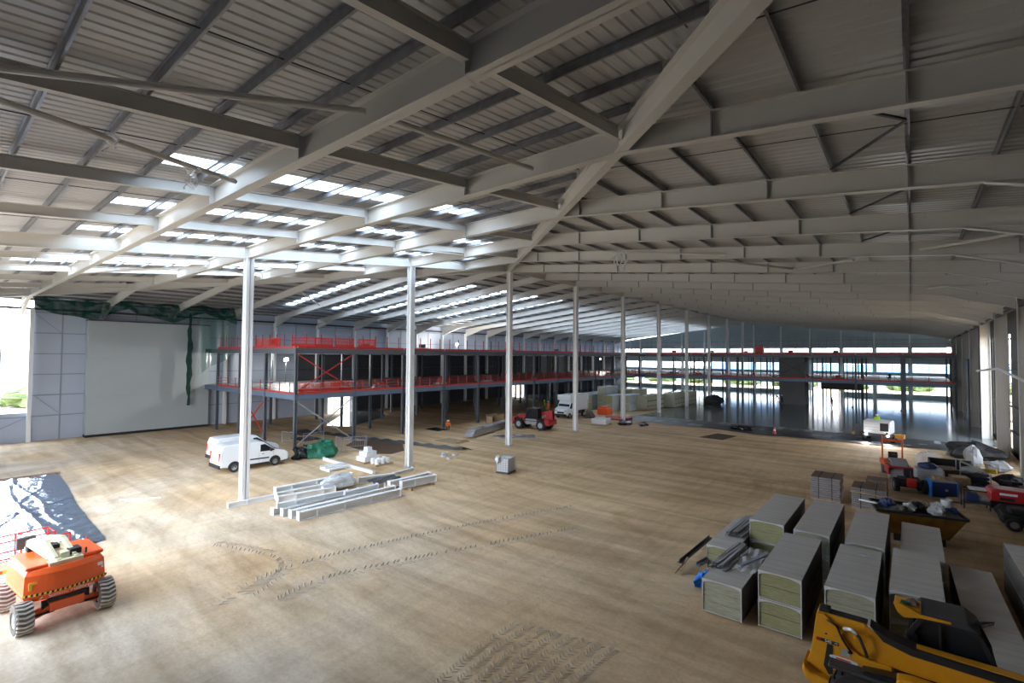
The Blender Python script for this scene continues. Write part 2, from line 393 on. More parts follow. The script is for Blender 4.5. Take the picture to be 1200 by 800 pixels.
# cappings over the hips, ridge and eaves
def cap(p, q, w, nm):
    p = Vector(p); q = Vector(q); d = (q - p).normalized(); s = d.cross(Vector((0, 0, 1))).normalized() * w; dz = Vector((0, 0, SL * w * .72))
    up = Vector((0, 0, .07)); struct(MB().add([p - s - dz + up, p + up, p + s - dz + up, q - s - dz + up, q + up, q + s - dz + up], [(0, 1, 4, 3), (1, 2, 5, 4)]).build(nm, 'sheet', solid=.01))
zt = ZB + HB + .24
cap((XE + .8, -.8, zt - .08), (XR, YR, zt + SL * 36), .5, 'trim_4'); cap((XW - .8, -.8, zt - .08), (XR, YR, zt + SL * 36), .5, 'trim_5'); cap((XR, YR, zt + SL * 36), (XR, Y1, zt + SL * 36), .5, 'trim_6')
struct(MB().add([(XE - .05, Y0, zt + .01), (XE + 1.1, Y0, zt - .11), (XE + 1.1, Y1, zt - .11), (XE - .05, Y1, zt + .01)], [(0, 1, 2, 3)]).build('trim_7', 'sheet', solid=.01))
# rooflights
k = 0
for c, a, b_ in HIPL:
    k += 1
    lim = min(XE - (c + .5), c - .5 - XW) - .6; e = min(b_, lim)
    z = lambda y: ZB + SL * y + HB + .25
    mb = MB().add([(c - .56, a, z(a)), (c + .56, a, z(a)), (c + .56, e, z(e)), (c - .56, e, z(e))], [(0, 1, 2, 3)])
    tag(mb.build('rooflight', 'rooflight', solid=.02), nth(k) + ' long white rooflight strip from the camera on the hipped end of the roof', 'rooflight', 'rooflights in the hipped roof end')
for k, y in enumerate(MAINY):
    r = min(y - .5, 27)
    mb = MB().add([(XW + 6.9, y - .51, zs(XW + 6.9, 60) + .01), (XW + r, y - .51, ZB + SL * r + HB + .25), (XW + r, y + .51, ZB + SL * r + HB + .25), (XW + 6.9, y + .51, zs(XW + 6.9, 60) + .01)], [(0, 1, 2, 3)])
    tag(mb.build('rooflight', 'rooflight', solid=.02), nth(k + 1) + ' rooflight strip from the near end on the left-hand roof slope', 'rooflight', 'rooflights on the left-hand roof slope')

# ------------------------------------------------------------------ roof steel
frames = [.2 + 6 * k for k in range(22)]
for i, y in enumerate(frames):
    n = nth(i + 1)
    dh = min(y, 36); xh = XE - dh; xw = XW + dh
    if dh > 2:
        # right-hand rafter with haunch and purlin cleats
        t = MB(); zE = ZB
        t.ibeam((XE - .35, y, ZB + .03), (xh, y, zb(xh, 99)), HB, .24)
        x = XE - 4.4
        t.prism([(XE - .35, ZB - .75), (XE - 4.4, zb(x, 99)), (XE - .35, ZB + .03)], y - .012, y + .012)
        t.bar((XE - .35, y, ZB - .77), (XE - 4.4, y, zb(x, 99) - .01), .24, .03)
        xx = 3.7
        while xx > xh + .5:
            z = zb(xx, 99); t.box(xx - .016, xx + .016, y - .115, y + .115, z + .02, z + HB, 1); xx -= 3.7
        tag(t.build('roof_rafter', ['steel', 'straps']), n + ' cream steel rafter from the camera on the right-hand roof slope', 'rafter', 'rafters of the right-hand roof slope')
        t = MB(); t.ibeam((XW + .35, y, ZB + .03), (xw, y, zb(xw, 99)), HB, .24)
        x = XW + 4.4
        t.prism([(XW + .35, ZB - .75), (x, zb(x, 99)), (XW + .35, ZB + .03)], y - .012, y + .012)
        t.bar((XW + .35, y, ZB - .77), (x, y, zb(x, 99) - .01), .24, .03)
        tag(t.build('roof_rafter', 'steel'), n + ' cream steel rafter from the camera on the left-hand roof slope', 'rafter', 'rafters of the left-hand roof slope')
    if 2 < y < 35:
        t = MB(); z = zb(-30, y); t.ibeam((xh, y, z), (xw, y, z), HB, .30, .035)
        xx = -6 - .1
        while xx > xw:
            if xx < xh: t.box(xx - .015, xx + .015, y - .15, y + .15, z, z + HB)
            xx -= 6
        tag(t.build('cross_girder', 'steel'), n + ' level cream girder from the camera spanning between the two hip beams', 'girder', 'level girders under the hipped roof end')
# near-end edge beam
t = MB().ibeam((XE, Y0 + .3, zb(0, Y0 + .3) - .02), (XW, Y0 + .3, zb(0, Y0 + .3) - .02), .5, .2)
tag(t.build('edge_beam', 'steel'), 'cream edge beam over the open near end of the shed', 'beam')
# lines running into the shed under the hip, one length per bay
xs = [-6 - .1 - 6 * k for k in range(10)]
for j, x in enumerate(xs):
    lim = min(XE - x, x - XW)
    ys = [Y0 + .45] + [y for y in frames if 2 < y < lim - 1] + [lim]
    for i, (a, b_) in enumerate(zip(ys, ys[1:])):
        if b_ - a < .6: continue
        t = MB(); g = .13; u_, h_ = (.02, .64) if j == 4 else (.3, .36)
        t.ibeam((x, a + g, zb(x, a + g) + u_), (x, b_ - g, zb(x, b_ - g) + u_), h_, .17, .02, .012)
        tag(t.build('secondary_beam', 'steel'), 'sloping cream secondary beam, line %s from the right, bay %s from the near end' % (nth(j + 1), nth(i + 1)), 'beam', 'secondary beams under the hipped roof end')
for nm, a, b_ in (('right-hand', (XE - .8, .8), (XR, YR)), ('left-hand', (XW + .8, .8), (XR, YR))):
    t = MB(); t.ibeam((*a, zb(*a) + .02), (*b_, zb(*b_) + .02), HB - .06, .30, .035)
    tag(t.build('hip_beam', 'steel'), 'diagonal cream hip beam climbing to the ridge on the %s side' % nm, 'hip beam')
for i, y in enumerate([y for y in frames if y >= 36]):
    t = MB(); z = zb(XR, y) - .02
    t.ibeam((XR, y + .13, z), (XR, min(y + 5.87, Y1), z), .55, .2)
    if i % 1 == 0:
        for s in (-1, 1): t.tube([(XR + .1 * s, y + .3, z + .05), (XR + 1.9 * s, y + 3, zb(XR + 1.9 * s, y) + .5)], .035, 6)
    tag(t.build('ridge_beam', 'steel'), nth(i + 1) + ' short cream ridge beam counted from the hip end', 'beam', 'ridge beams between the column heads')
# purlins: Z sections
def purlin(p, q, side, lab, grp):
    t = MB(); p = Vector(p); q = Vector(q)
    up = (0, 0, 1); t.bar(p, q, .012, .2, up=up, off=.1)
    d = (q - p).normalized(); x = d.cross(Vector(up)).normalized() * .035
    t.bar(p + x * .7, q + x * .7, .05, .012, up=up, off=.006); t.bar(p - x * .7, q - x * .7, .05, .012, up=up, off=.194)
    return tag(t.build('roof_purlin', 'purlin'), lab, 'purlin', grp)
y = 1.45; k = 0
while y < 35.5:
    k += 1; z = ZB + SL * y + HB + .02
    purlin((XE - y - .15, y, z), (XW + y + .15, y, z), 0, nth(k) + ' grey purlin from the near end across the hipped roof', 'purlins of the hipped roof end')
    y += 1.4
x = 5.55 - .0; k = 0
while x > XR + .4:
    k += 1; z = ZB + SL * (XE - x) + HB + .02
    purlin((x, XE - x + .15, z), (x, Y1, z), 0, nth(k) + ' grey purlin up from the eaves on the right-hand roof slope', 'purlins of the right-hand roof slope')
    xm = XW + XE - x
    purlin((xm, XE - x + .15, z), (xm, Y1, z), 0, nth(k) + ' grey purlin up from the eaves on the left-hand roof slope', 'purlins of the left-hand roof slope')
    x -= 1.85
# sag rods between purlins, mid bay
for k in range(9):
    y = 9.2 + 6 * k; d = min(y, 36)
    t = MB().tube([(XE - 1, y, zb(XE - 1, 99) + HB + .12), (XE - d + .3, y, zb(XE - d + .3, 99) + HB + .12)], .014, 5)
    tag(t.build('sag_rod', 'dark'), nth(k + 1) + ' thin dark sag rod line from the camera on the right-hand roof slope', 'sag rod', 'sag rods of the right-hand roof slope')
for k in range(10):
    x = -3.1 - 6 * k; d = min(XE - x, x - XW)
    t = MB().tube([(x, 0, zb(x, 0) + HB + .12), (x, d - .3, zb(x, d - .3) + HB + .12)], .014, 5)
    tag(t.build('sag_rod', 'dark'), nth(k + 1) + ' thin dark sag rod line from the right on the hipped roof end', 'sag rod', 'sag rods of the hipped roof end')
# tubular wind braces
def brace(a, b_, lab, r=.07, dz=.22):
    t = MB(); a = (*a, zb(*a) + dz); b_ = (*b_, zb(*b_) + dz)
    t.tube([a, b_], r, 10)
    tag(t.build('brace_tube', 'steel'), lab, 'brace', 'tubular roof braces')
BR = [((-11.6, .3), (-8.9, 5.9), 'round cream brace tube crossing above the first level girder at top left'),
      ((-12.8, .6), (-15.6, 5.9), 'round cream brace tube meeting the first level girder from below left'),
      ((-8.9, 6.5), (-9.0, 11.9), 'round cream brace tube between the first and second level girders right of the rooflights'),
      ((-15.3, 28), (-8.4, 30), 'round cream brace tube carrying torn white film on the right-hand slope'),
      ((-9.4, 32.4), (-5.9, 36), 'left tube of the pair meeting in a shallow vee under the right-hand slope'),
      ((-5.6, 36), (-2.4, 32.6), 'right tube of the pair meeting in a shallow vee under the right-hand slope'),
      ((.4, 29.9), (3.4, 26.4), 'round cream brace tube near the eaves at the right edge'),
      ((-36, 12.5), (-42, 18), 'round cream brace tube beyond the front column over the white enclosure'),
      ((-48, 24.5), (-54, 30), 'round cream brace tube above the red guardrails of the upper deck'),
      ((-42, 6.5), (-36, 12), 'round cream brace tube left of the front column'),
      ((-24, 18.4), (-24.2, 24), 'round cream brace tube between the fourth and fifth level girders'),
      ((4.8, 40), (1, 46), 'round cream brace tube above the right-hand wall columns')]
for a, b_, l in BR: brace(a, b_, l)
# torn film hanging from braces
for i, (c, h, lab) in enumerate([((-14.3, 28.25), 1.1, 'torn white plastic film hanging from the brace tube on the right-hand slope'),
                          ((-13.8, 2.6), .3, 'faint scrap of clear film caught on the brace tube at top left'),
                          ((-15.1, 4.6), .5, 'torn clear film hanging beside the first rooflight')]):
    z = zb(*c) + .2
    t = MB(); w_ = .14 if i == 0 else .07
    for s in range(7):
        x0 = c[0] - 3 * w_ + w_ * s; L = h * (.5 + .7 * abs(math.sin(s * 2.3 + i)))
        t.grid(lambda u, v: (x0 + (u - .5) * .12 * (1 - .5 * v) + .08 * math.sin(6 * v + s), c[1] + .1 * math.sin(5 * v + 2 * s) + .03 * u, z + .06 - v * L), 2, 8)
    tag(t.build('torn_film', 'film' if i == 0 else 'film_clear', smooth=True), lab, 'plastic film')
# fly braces (dark angles) between purlins near the eaves on the right slope
k = 0
for y in (12.2, 18.2, 24.2):
    for (x, s) in ((0.0, 1),):
        k += 1
        t = MB(); z = zb(x, 99) + HB + .05
        t.bar((x, y + 2.6, z), (x - 1.85, y + 5.6, z - .02 + .19), .06, .06); t.bar((x, y + 2.6, z), (x - 1.85, y + .3, z + .17), .06, .06)
        tag(t.build('angle_brace', 'dark'), nth(k) + ' dark vee of angle braces from the camera on the right-hand roof slope', 'brace', 'dark angle braces')

# ------------------------------------------------------------------ columns along the ridge line
def isec_column(x, y, h, w, d, mname, lab, grp, name='steel_column', base=True, along='y'):
    t = MB()
    tf = .05
    if along == 'y':
        t.box(-w / 2, w / 2, -d / 2, -d / 2 + tf, 0, h).box(-w / 2, w / 2, d / 2 - tf, d / 2, 0, h).box(-.02, .02, -d / 2, d / 2, 0, h)
    else:
        t.box(-d / 2, -d / 2 + tf, -w / 2, w / 2, 0, h).box(d / 2 - tf, d / 2, -w / 2, w / 2, 0, h).box(-d / 2, d / 2, -.02, .02, 0, h)
    if not base: return tag(t.build(name, mname, loc=(x, y, 0)), lab, 'column', grp)
    e = thing(name, lab, 'column', (x, y, 0), 0, grp)
    t.build('shaft', mname, e)
    q = MB().box(-w / 2 - .1, w / 2 + .1, -d / 2 - .1, d / 2 + .1, 0, .04)
    for sx in (-1, 1):
        for sy in (-1, 1): q.lathe([(.025, .04), (.025, .09)], (sx * (w / 2 + .05), sy * (d / 2 + .05), 0), n=6)
    q.build('base_plate', 'galv', e)
    return e
for k in range(10):
    y = 12.2 + 12 * k
    isec_column(XR, y, zb(XR, y), .42, .46, 'steelwhite', nth(k + 1) + ' tall white column from the camera in the row under the ridge', 'tall columns under the ridge', along='x')

# ------------------------------------------------------------------ walls
WT = 13.75
# left wall: open bay near the camera, lined bays beyond
t = MB().box(XW - .12, XW, 7.1, Y1, 3.4, WT).box(XW - .12, XW, Y0, 7.1, 0, 2.8)
for a, b_ in ((7.1, 38.2), (41.8, 80.3), (84.5, Y1)): t.box(XW - .12, XW, a, b_, 0, 3.4)
struct(t.build('wall_left', 'wallsheet'))
t = MB()
for k in range(6):
    z = 2.4 + 2.03 * k; t.box(XW, XW + .06, 7.1 if k else Y0, Y1, z - .05, z + .05)
y = 9.2
while y < Y1: t.box(XW, XW + .05, y - .06, y + .06, 0, 12.8); y += 3
for a, b_ in (((7.3, 12.3), (9.1, 10.6)), ((7.3, 4.4), (9.1, 2.6)), ((2.9, .2), (6.9, 2.4))): t.bar((XW + .05, *a), (XW + .05, *b_), .05, .05)
struct(t.build('trim_1', 'seam'))
t = MB().box(XW + .02, XW + .3, Y0, Y1, 12.75, 12.95)
tag(t.build('eaves_strut', 'dark'), 'long dark eaves strut running the length of the left wall', 'beam')
for i in range(4):
    z = 4.4 + 2.03 * i
    tag(MB().box(XW - .08, XW - .03, Y0, 7.0, z - .025, z + .025).build('side_rail', 'galv'), nth(i + 1) + ' thin horizontal rail from the bottom across the open bay in the left wall', 'rail', 'rails across the open bay')
tag(MB().box(XW - .1, XW - .02, 4.9, 5.0, 0, 9).build('side_post', 'galv'), 'thin grey post standing in the open bay of the left wall', 'post')
ycs = [6.95] + [y for y in frames if y > 10]
for i, y in enumerate(ycs):
    t = MB(); h = 12.85 if i == 0 else 13.0
    t.box(XW + .08, XW + .13, y - .15, y + .15, 0, h).box(XW + .52, XW + .57, y - .15, y + .15, 0, h).box(XW + .1, XW + .54, y - .015, y + .015, 0, h)
    tag(t.build('wall_column', 'steelwhite'), nth(i + 1) + ' white wall column from the camera along the left wall', 'column', 'columns along the left wall')
# near wall (unseen, behind the camera): opening shaped to set the daylight inside
t = MB().box(-20, XE + .9, Y0 - .12, Y0, 0, 14.3).box(-44, -20, Y0 - .12, Y0, 12, 14.3).box(XW, -44, Y0 - .12, Y0, 0, 14.3)
struct(t.build('wall_near', 'wallsheet'))
for i, x in enumerate((-20.2, -33, -45, -57)):
    isec_column(x, Y0 + .4, zb(x, Y0 + .4) - .02, .3, .4, 'steelwhite', nth(i + 1) + ' white column from the right in the open near end behind the camera', 'columns of the open near end', name='end_column')
# far wall with three window bands, a tall doorway
bands = [(1.0, 2.75), (5.55, 7.4), (9.85, 10.85)]
zc = [0] + [v for b_ in bands for v in b_] + [13.1]
t = MB()
for i in range(0, len(zc), 2): 
    if i == 0: t.box(XW, -18.9, Y1, Y1 + .15, 0, 1.0).box(-12.4, XE + .7, Y1, Y1 + .15, 0, 1.0)
    elif i == 2: t.box(XW, -18.9, Y1, Y1 + .15, zc[i], zc[i + 1]).box(-12.4, XE + .7, Y1, Y1 + .15, zc[i], zc[i + 1]).box(-18.9, -12.4, Y1, Y1 + .15, 4.6, zc[i + 1])
    else: t.box(XW, XE + .7, Y1, Y1 + .15, zc[i], zc[i + 1])
t.add([(XW, Y1, 13.1), (XE, Y1, 13.1), (XR, Y1, 17.5), (XW, Y1 + .15, 13.1), (XE, Y1 + .15, 13.1), (XR, Y1 + .15, 17.5)], [(0, 1, 2), (3, 5, 4)])
n = 0
for k in range(12):
    xr = -.2 - 6 * k + 6; xl = xr - 6
    for bi, (a, b_) in enumerate(bands):
        t.box(xl - .35, xl + .35, Y1, Y1 + .15, a, b_)
struct(t.build('wall_far', 'farsheet'))
n = 0
for k in range(12):
    xl = -.2 - 6 * k + .35; xr = xl + 5.3
    if xl < XW: continue
    for bi, (a, b_) in enumerate(bands):
        n += 1
        if bi == 0 and -19.2 < xl < -13: continue
        q = MB()
        for fx in (xl, (xl + xr) / 2, xr): q.box(fx - .04, fx + .04, Y1 + .02, Y1 + .1, a, b_)
        q.box(xl, xr, Y1 + .02, Y1 + .1, a - .02, a + .06).box(xl, xr, Y1 + .02, Y1 + .1, b_ - .06, b_ + .02)
        w = struct(q.build('window_%d' % n, 'seam'))
        g = MB().box(xl, xr, Y1 + .05, Y1 + .06, a, b_).build('pane', 'glass', w)
q = MB().box(-19.0, -18.8, Y1 - .1, Y1 + .2, 0, 4.7).box(-12.5, -12.3, Y1 - .1, Y1 + .2, 0, 4.7).box(-19, -12.3, Y1 - .1, Y1 + .2, 4.55, 4.7)
struct(q.build('door_1', 'redbright'))
for i in range(12):
    x = -6 * i
    isec_column(x - .2, Y1 - .35, zb(x - .2, 99) , .3, .4, 'steelwhite', nth(i + 1) + ' pale post from the right standing against the far window wall', 'posts of the far wall', base=False, name='wall_post')
q = MB()
for z in (3.9, 8.3, 9.3, 11.6, 12.6): q.box(XW, XE, Y1 - .08, Y1, z - .06, z + .06)
x = -3
while x > XW: q.box(x - .04, x + .04, Y1 - .06, Y1, 11, 13.2); x -= 1.5
struct(q.build('trim_2', 'seam'))
# right wall
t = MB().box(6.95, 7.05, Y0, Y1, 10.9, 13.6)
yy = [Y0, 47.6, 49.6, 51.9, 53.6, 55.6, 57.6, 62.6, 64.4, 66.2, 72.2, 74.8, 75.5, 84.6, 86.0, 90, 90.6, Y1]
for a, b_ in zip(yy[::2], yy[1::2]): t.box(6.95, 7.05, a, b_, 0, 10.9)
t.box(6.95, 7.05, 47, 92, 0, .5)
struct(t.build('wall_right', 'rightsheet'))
q = MB()
for z in (2.2, 4.4, 7.6, 8.1, 10.4): q.box(6.75, 6.95, 30, Y1, z - .05, z + .05)
struct(q.build('trim_3', 'dark'))
for k in range(11):
    y = .2 + 12 * k + .0
    yy_ = y if k else Y0 + .6
    isec_column(6.1, yy_, ZB + .05, .40, .80, 'steel', nth(k + 1) + ' deep cream column from the camera along the right-hand wall', 'columns along the right-hand wall', along='x', name='wall_column')
tag(MB().box(5.75, 5.95, 1, Y1 - .5, 12.2, 12.42).build('gutter_beam', 'dark'), 'long dark gutter beam under the right-hand eaves', 'beam')
tag(MB().tube([(5.4, 40, 7.1), (5.4, 56, 7.8), (5.4, 72, 7.3)], .09, 8).build('brace_tube', 'steelwhite'), 'white tube brace spanning across the right-hand wall columns at mid height', 'brace')
# scaffold towers outside the gaps of the right wall
for i, y in enumerate((48.6, 54.0, 56.8, 64.2, 73.6, 85.4)):
    e = thing('scaffold_tower', nth(i + 1) + ' dark scaffold tower from the camera seen between the right-hand wall columns', 'scaffold', (8.0, y, 0), 0, 'scaffold towers beyond the right-hand wall')
    for sx in (-.6, .6):
        for sy in (-1.0, 1.0): MB().tube([(sx, sy, 0), (sx, sy, 12)], .04, 6).build('pole', 'dark', e)
    q = MB()
    for z in range(1, 12):
        q.bar((-.6, -1.0, z), (-.6, 1.0, z), .05, .05).bar((.6, -1, z), (.6, 1, z), .05, .05).bar((-.6, -1, z), (.6, -1, z), .05, .05)
        s = -1 if z % 2 else 1
        q.bar((-.6, -1.0 * s, z), (-.6, 1.0 * s, z + 1), .04, .04).bar((.6, -s, z), (.6, s, z + 1), .04, .04)
    q.build('bracing', 'dark', e)
    q = MB()
    for z in (2, 4, 6, 8, 10): q.box(-.55, .55, -1, 1, z, z + .06)
    q.build('platform', 'brownboard', e)

struct(MB().box(XW + .02, XW + .06, 33, Y1 - 1, 3.4, 8.6).box(XW + .02, XW + .06, 43, 80, 0, 3.4).box(XW + .02, XW + .06, 85, Y1 - 1, 0, 3.4).build('wall_left_shade', 'shadeliner'))  # dark layer added over the pale wall to deepen shade behind the decks
# white enclosure standing against the left wall
e = thing('panel_enclosure', 'large white flat-panelled enclosure standing against the left wall', 'enclosure', (-65, 16, 0))
MB().box(-.95, .2, -5.0, 6.1, .25, 11.9).build('panel_face', 'boxwhite', e)
q = MB()
for z in (4.1, 8.0): q.box(.2, .203, -5, 6.1, z - .006, z + .006)
q.build('panel_joints', 'straps', e)
MB().box(-.95, .22, -5.02, 6.12, 0, .25).build('plinth', 'black', e)
MB().box(-.95, .23, -5.03, 6.13, 11.9, 12.02).build('top_flashing', 'dark', e)

# ------------------------------------------------------------------ green debris netting under the left eaves
def sag(u): return abs(math.sin(PI * 2.5 * u)) 
t = MB().grid(lambda u, v: (-62.6 + 1.4 * v + .25 * math.sin(19 * u + 4 * v), 6.6 + u * 17.2, 13.7 + .35 * u - v * (.75 + 1.15 * sag(u)) + .12 * math.sin(33 * u + 9 * v)), 90, 10)
tag(t.build('debris_net', 'net', smooth=True), 'bunched dark green debris netting slung under the roof above the white enclosure', 'netting')
t = MB().tube([(-63.9, 19.75 + .05 * math.sin(z * 2.1), 13.2 - z) for z in [i * .5 for i in range(22)]], [.08 + .20 * math.sin(PI * min(1, i / 22)) + .05 * math.sin(i * 1.9) for i in range(22)], 8)
tag(t.build('hanging_net', 'greendark', smooth=True), 'twisted green netting hanging down the front of the white enclosure', 'netting')
t = MB().grid(lambda u, v: (-62.8 + .2 * math.sin(12 * u), 20.3 + u * 4.0, 13.2 - v * (7.2 - 3.0 * u) + .2 * math.sin(7 * u)), 24, 12)
tag(t.build('veil_net', 'veil', smooth=True), 'thin see-through net curtain between the white enclosure and the mezzanine corner', 'netting')

# ------------------------------------------------------------------ mezzanine
XM = -43.0; YM = 21.65; YF = 96.3; DL = (4.46, 4.98); DU = (8.67, 9.19)
for nm, (a, b_) in (('lower', DL), ('upper', DU)):
    e = thing('mezzanine_deck', '%s mezzanine deck running along the left wall and across the far end' % nm, 'deck', (XM, YM, a))
    q = MB().box(XW - XM + .6, 0 - .06, .06, Y1 - YM - .5, .38, .50).box(0, XE - .9 - XM, YF - YM + .06, Y1 - YM - .5, .38, .50)
    q.build('floor_plate', 'deck', e)
    q = MB(); 
    q.ibeam((-.05, 0, 0), (-.05, YF - YM, 0), .46, .16).ibeam((XW - XM + .6, .05, 0), (0, .05, 0), .46, .16).ibeam((0, YF - YM + .05, 0), (XE - .9 - XM, YF - YM + .05, 0), .46, .16)
    q.build('edge_beam', 'mezzblue' if nm == 'lower' else 'mezzgrey', e)
    q = MB()
    for k in range(1, 19): q.bar((XW - XM + .6, 6 * k, .2), (-.1, 6 * k, .2), .12, .34)
    for k in range(0, 8): q.bar((6 * k + .1, YF - YM, .2), (6 * k + .1, Y1 - YM - .6, .2), .12, .34)
    for k in range(1, 4): q.bar((-6 * k, .1, .2), (-6 * k, Y1 - YM - 1, .2), .12, .34)
    q.build('joists', 'mezzgrey', e)
xs_ = [XM, XM - 6, XM - 12, XM - 18]
for j, x in enumerate(xs_):
    for i in range(13):
        y = YM + .12 + 6 * i
        h = DU[0] - .02
        t = MB()
        t.box(-.13, .13, -.13, -.1, 0, h).box(-.13, .13, .1, .13, 0, h).box(-.014, .014, -.1, .1, 0, h)
        if j == 0: t.box(-.2, .2, -.2, .2, 0, .04)
        tag(t.build('mezzanine_column', 'mezzgrey', loc=(x - .1, y, 0)), '%s slim grey mezzanine column from the near corner, row %s back from the open floor' % (nth(i + 1), nth(j + 1)), 'column', 'columns under the side mezzanine')
for j, x in enumerate([XM + 6 * k for k in range(1, 9)]):
    for i, y in enumerate((YF, YF + 12, YF + 24)):
        t = MB(); h = DU[0] - .02
        w = .32 if (j == 6 and i == 0) else .13
        if j == 6 and i == 0: x += 0
        t.box(-w, w, -w, -w + .04, 0, h).box(-w, w, w - .04, w, 0, h).box(-.02, .02, -w, w, 0, h)
        if w > .2: t.box(-w, -w + .03, -w, w, 0, h)
        tag(t.build('mezzanine_column', 'mezzgrey', loc=(x, y + .15, 0)), '%s grey column from the left under the far mezzanine, row %s back' % (nth(j + 1), nth(i + 1)), 'column', 'columns under the far mezzanine')
# props in clusters on the far mezzanine
k = 0
for z0, z1 in ((0, 4.4), (5.0, 8.6)):
    for x, y in ((-9.6, 100), (-9.0, 101), (-8.4, 99.5), (-7.9, 103), (-7.0, 102), (-6.3, 100.5), (-22, 101), (-23.4, 100), (-24.4, 102), (-21, 104), (-26, 104), (-28, 100), (-33.5, 101), (-35.5, 102), (-38, 100), (-39.5, 103), (-12.8, 100), (-11.8, 103)):
        k += 1
        tag(MB().tube([(x, y, z0), (x, y, z1)], .075, 8).build('steel_prop', 'dark'), 'thin dark steel prop standing between floors of the far mezzanine', 'prop', 'props on the far mezzanine')
# crossed bracing in mezzanine bays
def xbrace(p, q, r, s_, mname, lab):
    t = MB().bar(p, q, .09, .09).bar(r, s_, .09, .09)
    tag(t.build('cross_brace', mname), lab, 'brace')
xm = XM - .1
xbrace((xm, YM + .2, .3), (xm, YM + 5.9, 4.3), (xm + .1, YM + .2, 4.3), (xm + .1, YM + 5.9, .3), 'galv', 'grey crossed braces under the near corner bay of the lower mezzanine')
xbrace((xm, YM + .2, 5.2), (xm, YM + 5.9, 8.6), (xm + .1, YM + .2, 8.6), (xm + .1, YM + 5.9, 5.2), 'red', 'red crossed braces between the two decks in the near corner bay')
xbrace((xm - 12, YM + .2, .3), (xm - 6, YM + .2, 4.3), (xm - 12, YM + .3, 4.3), (xm - 6, YM + .3, .3), 'red', 'dull red crossed braces in the dark beneath the near end of the lower mezzanine')
xbrace((-19, YF + 1, 5.1), (-13, YF + 1, 8.6), (-19, YF + 1.1, 8.6), (-13, YF + 1.1, 5.1), 'dark', 'dark crossed braces between decks right of the grey tower')
xbrace((-37, YF, .3), (-31, YF, 4.3), (-37, YF + .1, 4.3), (-31, YF + .1, .3), 'dark', 'dark crossed braces under the far mezzanine near the left corner')
xbrace((-37, YF, 5.1), (-31, YF, 8.6), (-37, YF + .1, 8.6), (-31, YF + .1, 5.1), 'dark', 'dark crossed braces between decks of the far mezzanine near the left corner')
# guard rails, one frame of posts and rails per bay
def rail(p, q, z, lab, posts=3, H=1.15, rails=(.5, 1.05), toe=True, pm='red', rm='red', grp=None):
    p = Vector((*p, z)); q = Vector((*q, z)); L = (q - p).length
    e = thing('guard_rail', lab, 'guardrail', p, math.atan2(q.y - p.y, q.x - p.x), grp)
    for i in range(posts):
        x = L * (i + .5) / posts
        MB().box(x - .035, x + .035, -.035, .035, 0, H).build('post', pm, e)
    t = MB()
    for r_ in rails: t.bar((.02, 0, r_), (L - .02, 0, r_), .045, .045)
    if rails: t.build('rail', rm, e)
    if toe: MB().box(.02, L - .02, -.02, .02, .0, .2).build('toe_board', 'red', e)
    return e
for i in range(12):
    a = (XM, YM + .2 + 6 * i + .04); b_ = (XM, YM + .2 + 6 * i + 5.96)
    rail(a, b_, 4.96, nth(i + 1) + ' red guardrail length from the near corner along the lower side mezzanine', 4, 1.1, (.45, .75, 1.05) if i else (.5, 1.0), grp='guardrails of the lower side mezzanine', rm='galv' if i == 0 else 'red')
    rail(a, b_, 9.15, nth(i + 1) + ' red post-and-wire guardrail length from the near corner along the upper side mezzanine', 4, 1.35, (), grp='guardrails of the upper side mezzanine')
for i in range(3):
    a = (XM - .1 - 6 * i - 5.9, YM + .05); b_ = (XM - .1 - 6 * i, YM + .05)
    rail(a, b_, 4.96, nth(i + 1) + ' guardrail length from the near corner across the end of the lower mezzanine', 3, 1.1, (.4, .7, 1.0), grp='guardrails across the end of the lower mezzanine', rm='galv')
    rail(a, b_, 9.15, nth(i + 1) + ' guardrail length from the near corner across the end of the upper mezzanine', 4, 1.35, (), grp='guardrails across the end of the upper mezzanine')
for i in range(8):
    a = (XM + 6 * i + .1, YF); b_ = (XM + 6 * i + 5.9, YF)
    rail(a, b_, 4.96, nth(i + 1) + ' red guardrail length from the left along the lower far mezzanine', 3, .9, (.85,) if i < 6 else (), grp='guardrails of the lower far mezzanine')
    rail(a, b_, 9.15, nth(i + 1) + ' low red guardrail length from the left along the upper far mezzanine', 2, .5, (), grp='guardrails of the upper far mezzanine')
# moulded red plastic pedestrian barriers on the near corner
def barrier(x, y, z, rot, lab):
    e = thing('plastic_barrier', lab, 'barrier', (x, y, z), rot, 'red plastic barriers on the mezzanine')
    t = MB().box(-1, 1, -.025, .025, .9, 1.0).box(-1, 1, -.025, .025, .15, .38).box(-1, -.93, -.025, .025, .15, 1).box(.93, 1, -.025, .025, .15, 1)
    x_ = -.85
    while x_ < .9: t.box(x_ - .025, x_ + .025, -.02, .02, .36, .92); x_ += .13
    t.build('panel', 'redbright', e)
    for s in (-.7, .7): MB().box(s - .12, s + .12, -.25, .25, 0, .15).build('foot', 'redbright', e)
for i, (y, z, r_) in enumerate([(23.4, 5.0, 1.5), (25.7, 5.0, 1.6), (27.6, 5.0, 1.3), (22.8, 9.2, 1.2), (20.9 + 4, 9.2, 1.7), (27.2, 9.2, 1.5), (29.6, 9.2, 1.6)]):
    barrier(XM - .8 - .1 * (i % 3), y, z, r_, '%s bright red plastic barrier from the near corner on the %s deck' % (nth(i + 1 if i < 3 else i - 2), 'lower' if i < 3 else 'upper'))
barrier(XM - 6, 22.6, 9.2, 0, 'red plastic barrier further back on the upper deck near the end edge'); barrier(XM - 9, 22.7, 9.2, .3, 'red plastic barrier standing askew at the left on the upper deck end')
barrier(-41, 103, 0, 1.2, 'far off red barrier below the corner where the two mezzanines meet')
